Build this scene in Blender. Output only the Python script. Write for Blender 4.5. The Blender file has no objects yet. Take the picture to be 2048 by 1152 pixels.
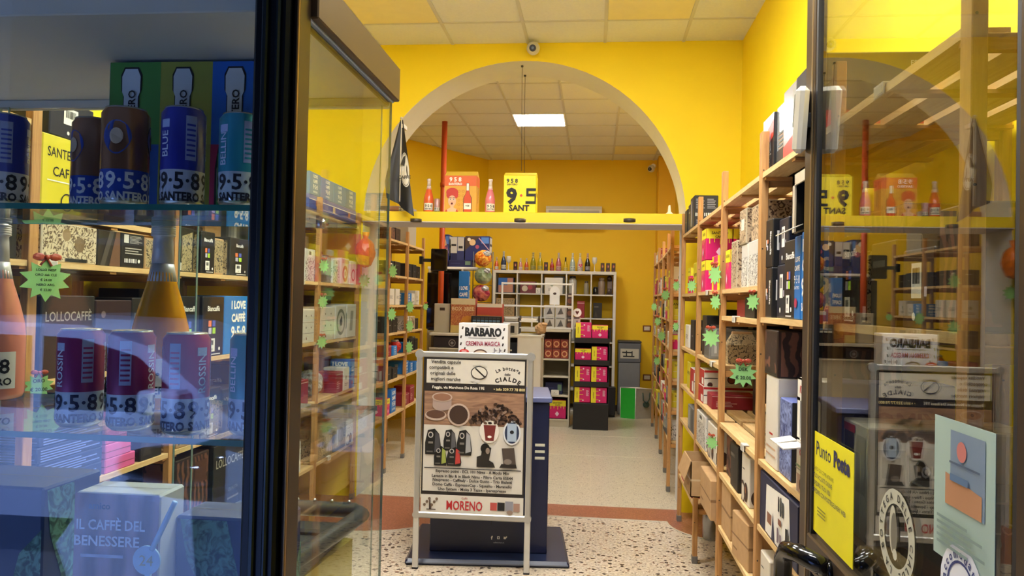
import bpy, math, random
from mathutils import Matrix, Vector
PI = math.pi
SC = bpy.context.scene
COL = SC.collection

# ------------------------------------------------------------------ camera
F = 1550.0; VP = (1188, 606); ROLL = .02; HC = 1.58
yv = Vector((VP[0]-1024, -(VP[1]-576), -F)).normalized()
u0 = Vector((math.sin(ROLL), math.cos(ROLL), 0))
zv = (u0 - u0.dot(yv)*yv).normalized()
xv = yv.cross(zv)
cam_d = bpy.data.cameras.new('camera'); cam = bpy.data.objects.new('camera', cam_d); COL.objects.link(cam)
cam_d.sensor_width = 36; cam_d.lens = F/2048*36; cam_d.clip_start = .02; cam_d.clip_end = 80
cam.matrix_world = Matrix(((xv.x, xv.y, xv.z, 0), (yv.x, yv.y, yv.z, 0), (zv.x, zv.y, zv.z, HC), (0, 0, 0, 1)))
SC.camera = cam

def S(px, py, X=None, Y=None, Z=None):
    """point of the place seen at a pixel of the photograph, on a given plane"""
    c = Vector((px-1024, -(py-576), -F)); d = Vector((c.dot(xv), c.dot(yv), c.dot(zv)))
    t = X/d.x if X is not None else Y/d.y if Y is not None else (Z-HC)/d.z
    return Vector((0, 0, HC)) + t*d

# ------------------------------------------------------------------ light and exposure
w = bpy.data.worlds.new('dusk'); SC.world = w; w.use_nodes = True
w.node_tree.nodes['Background'].inputs[0].default_value = (.30, .42, .85, 1)
w.node_tree.nodes['Background'].inputs[1].default_value = .14
vs = SC.view_settings
vs.view_transform = 'Standard'; vs.look = 'None'; vs.exposure = 1.5; vs.gamma = 1; vs.use_curve_mapping = False
PANEL_POWER = 17.0     # emission of the LED ceiling panels
PANEL_TINT = (1.0, .985, .95)
street = bpy.data.lights.new('added_blue_spot', 'SPOT'); street.energy = 1250; street.color = (.42, .55, 1.0)  # added bluish spot lighting car and scooter for their reflection; no lamp stands there
street.spot_size = math.radians(80); street.spot_blend = .4; street.shadow_soft_size = .15
so = bpy.data.objects.new('added_blue_spot', street); COL.objects.link(so); so.location = (-2.5, .62, 3.3); so.rotation_euler = (Vector((-2.9, -2.4, .45))-so.location).to_track_quat('-Z', 'Y').to_euler()

# ------------------------------------------------------------------ materials
def lin(h):
    h = h.lstrip('#'); o = []
    for i in (0, 2, 4):
        c = int(h[i:i+2], 16)/255; o.append(c/12.92 if c <= .04045 else ((c+.055)/1.055)**2.4)
    return (*o, 1)
MATS = {}
def C(h, rough=.55, metal=0., var=.06, bump=0.):
    """plain coloured material with a little procedural unevenness"""
    k = (h, rough, metal, var, bump)
    if k in MATS: return MATS[k]
    m = bpy.data.materials.new('paint_'+h.lstrip('#')); m.use_nodes = True; nt = m.node_tree; b = nt.nodes['Principled BSDF']
    b.inputs['Roughness'].default_value = rough; b.inputs['Metallic'].default_value = metal
    tc = nt.nodes.new('ShaderNodeTexCoord'); n = nt.nodes.new('ShaderNodeTexNoise'); n.inputs['Scale'].default_value = 14
    nt.links.new(tc.outputs['Object'], n.inputs['Vector'])
    r = nt.nodes.new('ShaderNodeMix'); r.data_type = 'RGBA'
    c = lin(h); r.inputs['A'].default_value = tuple(x*(1-var) for x in c[:3])+(1,); r.inputs['B'].default_value = tuple(min(1, x*(1+var)) for x in c[:3])+(1,)
    nt.links.new(n.outputs['Fac'], r.inputs['Factor']); nt.links.new(r.outputs['Result'], b.inputs['Base Color'])
    if bump:
        bp = nt.nodes.new('ShaderNodeBump'); bp.inputs['Strength'].default_value = bump; n2 = nt.nodes.new('ShaderNodeTexNoise'); n2.inputs['Scale'].default_value = 90
        nt.links.new(tc.outputs['Object'], n2.inputs['Vector']); nt.links.new(n2.outputs['Fac'], bp.inputs['Height']); nt.links.new(bp.outputs['Normal'], b.inputs['Normal'])
    MATS[k] = m; return m

def two_tone(name, ca, cb, kind='noise', scale=30, thr=.5, sharp=.05, rough=.6, stretch=(1, 1, 1), distort=0.):
    """two colours mixed by a procedural pattern (printed leaves, grain, marbling)"""
    if name in MATS: return MATS[name]
    m = bpy.data.materials.new(name); m.use_nodes = True; nt = m.node_tree; b = nt.nodes['Principled BSDF']; b.inputs['Roughness'].default_value = rough
    tc = nt.nodes.new('ShaderNodeTexCoord'); mp = nt.nodes.new('ShaderNodeMapping'); mp.inputs['Scale'].default_value = stretch
    nt.links.new(tc.outputs['Object'], mp.inputs['Vector'])
    if kind == 'noise':
        n = nt.nodes.new('ShaderNodeTexNoise'); n.inputs['Detail'].default_value = 4; n.inputs['Distortion'].default_value = distort; out = n.outputs['Fac']
    elif kind == 'voronoi':
        n = nt.nodes.new('ShaderNodeTexVoronoi'); n.feature = 'DISTANCE_TO_EDGE'; out = n.outputs['Distance']
    elif kind == 'cells':
        n = nt.nodes.new('ShaderNodeTexVoronoi'); out = n.outputs['Distance']
    else:
        n = nt.nodes.new('ShaderNodeTexWave'); n.inputs['Distortion'].default_value = distort; n.inputs['Detail'].default_value = 3; out = n.outputs['Fac']
    n.inputs['Scale'].default_value = scale; nt.links.new(mp.outputs['Vector'], n.inputs['Vector'])
    r = nt.nodes.new('ShaderNodeValToRGB'); r.color_ramp.elements[0].position = max(0, thr-sharp); r.color_ramp.elements[1].position = min(1, thr+sharp)
    r.color_ramp.elements[0].color = lin(ca); r.color_ramp.elements[1].color = lin(cb)
    nt.links.new(out, r.inputs['Fac']); nt.links.new(r.outputs['Color'], b.inputs['Base Color'])
    MATS[name] = m; return m

def glass_mat(name, tint=(1, 1, 1, 1), strength=1.0):
    m = bpy.data.materials.new(name); m.use_nodes = True; nt = m.node_tree; nt.nodes.clear()
    o = nt.nodes.new('ShaderNodeOutputMaterial'); mx = nt.nodes.new('ShaderNodeMixShader'); t = nt.nodes.new('ShaderNodeBsdfTransparent'); g = nt.nodes.new('ShaderNodeBsdfGlossy')
    t.inputs['Color'].default_value = tint; g.inputs['Roughness'].default_value = 0.0
    lw = nt.nodes.new('ShaderNodeLayerWeight'); lw.inputs['Blend'].default_value = .5
    p = nt.nodes.new('ShaderNodeMath'); p.operation = 'POWER'; p.inputs[1].default_value = 5.0
    a = nt.nodes.new('ShaderNodeMath'); a.operation = 'MULTIPLY_ADD'; a.inputs[1].default_value = .90*strength; a.inputs[2].default_value = .045*strength
    a.use_clamp = True
    nt.links.new(lw.outputs['Facing'], p.inputs[0]); nt.links.new(p.outputs[0], a.inputs[0]); nt.links.new(a.outputs[0], mx.inputs['Fac'])
    nt.links.new(t.outputs[0], mx.inputs[1]); nt.links.new(g.outputs[0], mx.inputs[2]); nt.links.new(mx.outputs[0], o.inputs['Surface'])
    return m
GLASS = glass_mat('clear_glass', (.95, .98, .96, 1), .9)
DOORGLASS = glass_mat('door_glass', (.92, .94, .90, 1), 1.75)
GEDGE = C('#2f6f68', .15, 0, .03)
PLEXI = glass_mat('clear_plexiglass', (.97, .97, .97, 1), .6)

def emit(name, col, s):
    m = bpy.data.materials.new(name); m.use_nodes = True; nt = m.node_tree; nt.nodes.clear()
    o = nt.nodes.new('ShaderNodeOutputMaterial'); e = nt.nodes.new('ShaderNodeEmission'); e.inputs[0].default_value = (*col, 1); e.inputs[1].default_value = s
    nt.links.new(e.outputs[0], o.inputs['Surface']); return m
LED = emit('led_panel', PANEL_TINT, PANEL_POWER)

def wood(name, stretch, a='#b98a52', b='#d9b57c'):
    m = two_tone(name, a, b, 'noise', 9, .5, .28, .55, stretch, 1.2); return m
WOOD_Z = wood('pine_upright', (6, 6, .5), '#9c6a38', '#c7985e'); WOOD_Y = wood('pine_board', (6, .5, 6), '#c39a62', '#e2c590'); WOOD_X = wood('pine_rung', (.5, 6, 6), '#a5743f', '#c9995c')
KRAFT = two_tone('kraft_board', '#a9855c', '#bd9a6e', 'noise', 22, .5, .4, .8)
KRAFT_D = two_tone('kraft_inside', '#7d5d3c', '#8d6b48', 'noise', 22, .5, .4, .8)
LEAF = two_tone('printed_leaves', '#5d4a36', '#cdbd9f', 'noise', 34, .47, .03, .6, (1, 1, 1), 3.5)
LEAFG = two_tone('printed_grey_leaves', '#4d4a48', '#d6d3cd', 'noise', 38, .46, .03, .5, (1, 1, 1), 3.0)
LEAFK = two_tone('printed_kraft_leaves', '#2c241c', '#a8946f', 'noise', 40, .44, .03, .7, (1, 1, 1), 3.0)
SWIRL = two_tone('printed_swirls', '#2b1a15', '#6b4434', 'wave', 9, .6, .1, .6, (1, 1, 1), 9)
BEANS = two_tone('printed_beans', '#20140f', '#6f4f3e', 'cells', 42, .42, .2, .5)
TEALP = two_tone('printed_teal_foliage', '#1f4a4c', '#5d948a', 'noise', 46, .5, .08, .5, (1, 1, 1), 2)
BLUEP = two_tone('printed_blue_city', '#28356f', '#8b9bcf', 'noise', 30, .5, .12, .5, (1, 3, 1), 2)
WOODPIC = two_tone('printed_table_top', '#6a4a3a', '#a98468', 'noise', 6, .5, .3, .6, (1, 1, 6), 1.5)
FOIL = two_tone('crumpled_foil', '#6d7175', '#d5d8da', 'noise', 30, .5, .25, .25, (1, 1, 1), 2)
FLORAL = two_tone('printed_flowers', '#9c3d33', '#c48a4e', 'noise', 30, .5, .1, .5, (1, 1, 1), 3)

# ------------------------------------------------------------------ mesh builder
_tc = {}
def text_geo(s, bold=0.0, shear=0.0):
    """letters as flat polygons, capital height 1, centred"""
    k = (s, bold, shear)
    if k in _tc: return _tc[k]
    cu = bpy.data.curves.new('t', 'FONT'); cu.body = s; cu.size = 1; cu.resolution_u = 2; cu.offset = bold; cu.shear = shear; cu.align_x = 'CENTER'; cu.space_line = .9
    o = bpy.data.objects.new('t', cu); COL.objects.link(o); dg = bpy.context.evaluated_depsgraph_get(); me = o.evaluated_get(dg).to_mesh()
    v = [Vector(p.co) for p in me.vertices]; f = [tuple(p.vertices) for p in me.polygons]
    o.evaluated_get(dg).to_mesh_clear(); bpy.data.objects.remove(o); bpy.data.curves.remove(cu)
    if v:
        x0 = min(p.x for p in v); x1 = max(p.x for p in v); y0 = min(p.y for p in v); y1 = max(p.y for p in v)
        h = .73 if '\n' not in s else (y1-y0); cx, cy = (x0+x1)/2, (y0+y1)/2
        v = [Vector(((p.x-cx)/h, (p.y-cy)/h, 0)) for p in v]; wd = (x1-x0)/h
    else: wd = 0
    _tc[k] = (v, f, wd); return _tc[k]

class M:
    def __init__(s): s.v = []; s.f = []; s.mi = []; s.sm = []; s.mats = []
    def mat(s, m):
        if m not in s.mats: s.mats.append(m)
        return s.mats.index(m)
    def add(s, vs, fs, m, smooth=False, mx=None):
        n = len(s.v); i = s.mat(m)
        s.v += [tuple(mx @ Vector(p)) if mx else tuple(p) for p in vs]
        for f in fs: s.f.append(tuple(n+k for k in f)); s.mi.append(i); s.sm.append(smooth)
        return s
    def box(s, x0, x1, y0, y1, z0, z1, m, b=0.0, mx=None, mats=None):
        if x1 < x0: x0, x1 = x1, x0
        if y1 < y0: y0, y1 = y1, y0
        if z1 < z0: z0, z1 = z1, z0
        b = min(b, (x1-x0)*.45, (y1-y0)*.45, (z1-z0)*.45)
        if b <= 0:
            V = [(x, y, z) for x in (x0, x1) for y in (y0, y1) for z in (z0, z1)]
            return s.add(V, [(0, 1, 3, 2), (4, 6, 7, 5), (0, 4, 5, 1), (2, 3, 7, 6), (0, 2, 6, 4), (1, 5, 7, 3)], m, False, mx)
        V = []; ix = {}
        for i, (x, sx) in enumerate(((x0, 1), (x1, -1))):
            for j, (y, sy) in enumerate(((y0, 1), (y1, -1))):
                for k, (z, sz) in enumerate(((z0, 1), (z1, -1))):
                    for a in range(3):
                        ix[i, j, k, a] = len(V)
                        V.append((x+(sx*b if a != 0 else 0), y+(sy*b if a != 1 else 0), z+(sz*b if a != 2 else 0)))
        Fc = []
        for a in range(3):
            for q in (0, 1):
                o = [(0, 0), (0, 1), (1, 1), (1, 0)]
                if (q == 0) != (a == 1): o = o[::-1] if a != 1 else o
                if a == 1 and q == 1: o = o[::-1] if False else o
                fc = []
                for (p, r) in o:
                    t = [p, r]; t.insert(a, q); fc.append(ix[t[0], t[1], t[2], a])
                Fc.append(fc)
        for a in range(3):           # edges along axis a
            o1, o2 = [q for q in range(3) if q != a]
            for p in (0, 1):
                for r in (0, 1):
                    def id_(e, fa):
                        t = [0, 0, 0]; t[a] = e; t[o1] = p; t[o2] = r; return ix[t[0], t[1], t[2], fa]
                    Fc.append([id_(0, o1), id_(1, o1), id_(1, o2), id_(0, o2)])
        for i in (0, 1):
            for j in (0, 1):
                for k in (0, 1): Fc.append([ix[i, j, k, 0], ix[i, j, k, 1], ix[i, j, k, 2]])
        cx = Vector(((x0+x1)/2, (y0+y1)/2, (z0+z1)/2)); out = []
        for f in Fc:
            p = [Vector(V[t]) for t in f]; nrm = (p[1]-p[0]).cross(p[2]-p[0]); cc = sum(p, Vector())/len(p)
            out.append(tuple(f) if nrm.dot(cc-cx) > 0 else tuple(f[::-1]))
        return s.add(V, out, m, False, mx)
    def lathe(s, prof, m, seg=20, mx=None, smooth=True, mats=None):
        """prof: (r, z) from bottom to top; mats: optional material per band"""
        n = len(prof); V = []
        for (r, z) in prof:
            for k in range(seg): a = 2*PI*k/seg; V.append((r*math.cos(a), r*math.sin(a), z))
        for i in range(n-1):
            fs = [(i*seg+k, i*seg+(k+1) % seg, (i+1)*seg+(k+1) % seg, (i+1)*seg+k) for k in range(seg)]
            base = len(s.v)
            mm = mats[i] if mats else m
            if i == 0: s.v += [tuple(mx @ Vector(p)) if mx else p for p in V]; off = base
            j = s.mat(mm)
            for f in fs: s.f.append(tuple(off+t for t in f)); s.mi.append(j); s.sm.append(smooth)
        s.f.append(tuple(off+k for k in range(seg))[::-1]); s.mi.append(s.mat(mats[0] if mats else m)); s.sm.append(False)
        s.f.append(tuple(off+(n-1)*seg+k for k in range(seg))); s.mi.append(s.mat(mats[-1] if mats else m)); s.sm.append(False)
        return s
    def cyl(s, p0, p1, r, m, seg=12, r1=None):
        p0, p1 = Vector(p0), Vector(p1); d = p1-p0
        q = d.to_track_quat('Z', 'Y').to_matrix().to_4x4(); q.translation = p0
        return s.lathe([(r, 0), (r if r1 is None else r1, d.length)], m, seg, q)
    def tube(s, pts, r, m, seg=10, closed=False):
        pts = [Vector(p) for p in pts]; n = len(pts); V = []; up = None
        for i, p in enumerate(pts):
            a = pts[(i-1) % n] if (closed or i > 0) else p; b = pts[(i+1) % n] if (closed or i < n-1) else p
            t = (b-a).normalized()
            if up is None: up = t.orthogonal().normalized()
            up = (up - up.dot(t)*t).normalized(); bi = t.cross(up); rr = r[i] if isinstance(r, (list, tuple)) else r
            for k in range(seg): an = 2*PI*k/seg; V.append(tuple(p+rr*(math.cos(an)*up+math.sin(an)*bi)))
        fs = []
        for i in range(n if closed else n-1):
            j = (i+1) % n
            for k in range(seg): fs.append((i*seg+k, i*seg+(k+1) % seg, j*seg+(k+1) % seg, j*seg+k))
        if not closed: fs += [tuple(range(seg))[::-1], tuple((n-1)*seg+k for k in range(seg))]
        return s.add(V, fs, m, True)
    def prism(s, poly, z0, z1, m, mx=None, side=None):
        n = len(poly); V = [(x, y, z0) for x, y in poly]+[(x, y, z1) for x, y in poly]
        s.add(V, [tuple(range(n))[::-1], tuple(n+k for k in range(n))], m, False, mx)
        return s.add(V, [(k, (k+1) % n, n+(k+1) % n, n+k) for k in range(n)], side or m, False, mx)
    def ball(s, c, r, m, seg=14, rings=8, sc=(1, 1, 1), wob=0., seed=0):
        rnd = random.Random(seed); V = []; c = Vector(c)
        for i in range(rings+1):
            th = PI*i/rings
            for k in range(seg):
                ph = 2*PI*k/seg; rr = r*(1+rnd.uniform(-wob, wob))
                V.append((c.x+sc[0]*rr*math.sin(th)*math.cos(ph), c.y+sc[1]*rr*math.sin(th)*math.sin(ph), c.z+sc[2]*rr*math.cos(th)))
        fs = [(i*seg+k, (i+1)*seg+k, (i+1)*seg+(k+1) % seg, i*seg+(k+1) % seg) for i in range(rings) for k in range(seg)]
        return s.add(V, fs, m, wob < .05)
    def build(s, name, parent=None, loc=None, rotz=0.0, mx=None):
        me = bpy.data.meshes.new(name); me.from_pydata(s.v, [], s.f); me.update()
        for m in s.mats: me.materials.append(m)
        me.polygons.foreach_set('material_index', s.mi); me.polygons.foreach_set('use_smooth', s.sm)
        o = bpy.data.objects.new(name, me); COL.objects.link(o)
        if parent: o.parent = parent
        if mx is not None: o.matrix_world = mx
        elif loc is not None: o.location = loc; o.rotation_euler = (0, 0, rotz)
        return o

def tag(o, label, cat, group=None):
    o['label'] = label; o['category'] = cat
    if group: o['group'] = group
    return o
def thing(name, label, cat, loc=(0, 0, 0), rotz=0.0, group=None):
    o = bpy.data.objects.new(name, None); o.empty_display_size = .05; COL.objects.link(o); o.location = loc; o.rotation_euler = (0, 0, rotz)
    return tag(o, label, cat, group)
def struct(m, name):
    o = m.build(name); o['kind'] = 'structure'; return o

# ------------------------------------------------------------------ printed faces
def face_frame(face, dx, dy, dz):
    """origin (lower left as seen), right vector, up vector, normal, width, height of a side of a box standing on z=0"""
    if face == 'F': return Vector((-dx/2, -dy/2, 0)), Vector((1, 0, 0)), Vector((0, 0, 1)), Vector((0, -1, 0)), dx, dz
    if face == 'B': return Vector((dx/2, dy/2, 0)), Vector((-1, 0, 0)), Vector((0, 0, 1)), Vector((0, 1, 0)), dx, dz
    if face == 'R': return Vector((dx/2, -dy/2, 0)), Vector((0, 1, 0)), Vector((0, 0, 1)), Vector((1, 0, 0)), dy, dz
    if face == 'L': return Vector((-dx/2, dy/2, 0)), Vector((0, -1, 0)), Vector((0, 0, 1)), Vector((-1, 0, 0)), dy, dz
    return Vector((-dx/2, -dy/2, dz)), Vector((1, 0, 0)), Vector((0, 1, 0)), Vector((0, 0, 1)), dx, dy
def ell(cu, cv, ru, rv, n=22): return [(cu+ru*math.cos(2*PI*k/n), cv+rv*math.sin(2*PI*k/n)) for k in range(n)]
class _Clip:
    """adds flat print to a mesh, kept inside the edges of its face"""
    def __init__(s, mb, o, U, V, w, h): s.a = (mb, o, U, V, w, h)
    def add(s, P, fs, m):
        mb, o, U, V, w, h = s.a; Q = []
        for p in P:
            q = Vector(p)-o; a, b = q.dot(U), q.dot(V)
            Q.append(Vector(p)+U*(min(max(a, .001), w-.001)-a)+V*(min(max(b, .001), h-.001)-b))
        mb.add(Q, fs, m)
def decor(mb, frame, prims, off=.0006):
    o, U, V, N, w, h = frame; lay = 1; base_mb = mb; mb = _Clip(mb, o, U, V, w, h)
    for p in prims:
        d = N*(off*lay); k = p[0]; lay += 1
        if k == 'r':
            _, a, b, c, e, m = p
            mb.add([o+U*(a*w)+V*(b*h)+d, o+U*(c*w)+V*(b*h)+d, o+U*(c*w)+V*(e*h)+d, o+U*(a*w)+V*(e*h)+d], [(0, 1, 2, 3)], m)
        elif k == 'p':
            mb.add([o+U*(a*w)+V*(b*h)+d for a, b in p[1]], [tuple(range(len(p[1])))], p[2])
        elif k == 'd':                       # disc: u, v, radius as a share of height
            _, a, b, r, m = p; r = r*h
            mb.add([o+U*(a*w+r*math.cos(2*PI*t/24))+V*(b*h+r*math.sin(2*PI*t/24))+d for t in range(24)], [tuple(range(24))], m)
        elif k == 'o':                       # ring
            _, a, b, r, q, m = p; r *= h; q *= h; vs_ = []
            for t in range(28):
                cs, sn = math.cos(2*PI*t/28), math.sin(2*PI*t/28)
                vs_ += [o+U*(a*w+r*cs)+V*(b*h+r*sn)+d, o+U*(a*w+q*cs)+V*(b*h+q*sn)+d]
            mb.add(vs_, [(2*t, (2*t+2) % 56, (2*t+3) % 56, 2*t+1) for t in range(28)], m)
        elif k == 't':                       # text: u, v, capital height share, string, material, max width share, bold, rot90
            _, a, b, ht, s, m = p[:6]; mw = p[6] if len(p) > 6 else .94; bold = p[7] if len(p) > 7 else .0; rot = p[8] if len(p) > 8 else 0
            vv, ff, tw = text_geo(s, bold)
            if not vv: continue
            H = ht*h; lim = mw*(h if rot else w); sx = min(1, lim/(tw*H)) if tw else 1
            if rot: P = [o+U*(a*w - q.y*H)+V*(b*h + q.x*H*sx)+d for q in vv] if rot > 0 else [o+U*(a*w + q.y*H)+V*(b*h - q.x*H*sx)+d for q in vv]
            else: P = [o+U*(a*w+q.x*H*sx)+V*(b*h+q.y*H)+d for q in vv]
            mb.add(P, ff, m)
        elif k == 'b':                       # bar code / small print lines
            _, a, b, c, e, n, m = p; rr = random.Random(n)
            for t in range(n):
                u = a+(c-a)*t/n; u2 = u+(c-a)/n*rr.uniform(.3, .8)
                mb.add([o+U*(u*w)+V*(b*h)+d, o+U*(u2*w)+V*(b*h)+d, o+U*(u2*w)+V*(e*h)+d, o+U*(u*w)+V*(e*h)+d], [(0, 1, 2, 3)], m)
        elif k == 'l':                       # lines of small print
            _, a, b, c, e, n, m = p; rr = random.Random(n+int(b*100))
            for t in range(n):
                v = b+(e-b)*t/n; v2 = v+(e-b)/n*.45; u2 = c-(c-a)*rr.uniform(0, .35)
                mb.add([o+U*(a*w)+V*(v*h)+d, o+U*(u2*w)+V*(v*h)+d, o+U*(u2*w)+V*(v2*h)+d, o+U*(a*w)+V*(v2*h)+d], [(0, 1, 2, 3)], m)
    return base_mb
# ------------------------------------------------------------------ kinds of cartons
BLK = C('#17181d', .45); WHT = C('#e9e7e2', .5); NAVY = C('#141c40', .5); BLU = C('#1c78c8', .45); MAG = C('#d21a6c', .45); YEL = C('#e9dc2a', .5)
RED = C('#b5262b', .45); GRY = C('#7d7c7a', .5); LGR = C('#c9c7c2', .5); DBR = C('#3a2620', .5); ORG = C('#e07a4a', .5); LIL = C('#b9b6cf', .5); LIM = C('#a8d63a', .5)
DBL = C('#1b3f8e', .5); PNK = C('#e48fae', .5); GOLD = C('#b59a4c', .4); CRM = C('#d8cdb6', .6); GRN = C('#4f9d3a', .5); DGR = C('#3b3c40', .5); SILV = C('#c4cacd', .22, .6); PUR = C('#5a3a8a', .5)
INK = C('#16161a', .6); WINK = C('#f4f2ee', .5); TAPE = C('#a58a62', .3)
SQ = [('r', .26, .50, .40, .60, ORG), ('r', .44, .50, .58, .60, C('#5560b8')), ('r', .26, .38, .40, .48, LIL), ('r', .44, .38, .58, .48, LIM), ('r', .26, .08, .56, .30, WHT), ('b', .32, .19, .50, .27, 14, INK), ('t', .41, .12, .035, '100', INK), ('d', .76, .12, .03, WHT), ('r', .3, .03, .8, .045, WHT)]
LOVE = [('t', .5, .845, .135, 'I LOVE', WINK, .8, .05), ('t', .5, .635, .135, 'CAFFÈ', WINK, .8, .05), ('t', .5, .37, .20, '9·5·8', WINK, .86, .03), ('t', .5, .15, .09, 'SANTERO', WINK, .82, .02)]
DRIP = [('r', .12, .52, .15, .70, YEL), ('r', .30, .56, .33, .70, YEL), ('r', .52, .50, .55, .70, YEL), ('r', .70, .58, .73, .70, YEL), ('r', .86, .54, .89, .70, YEL)]
DIA = [('p', [(.5, .12), (.62, .26), (.5, .40), (.38, .26)], C('#f0cfe0'))]
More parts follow.
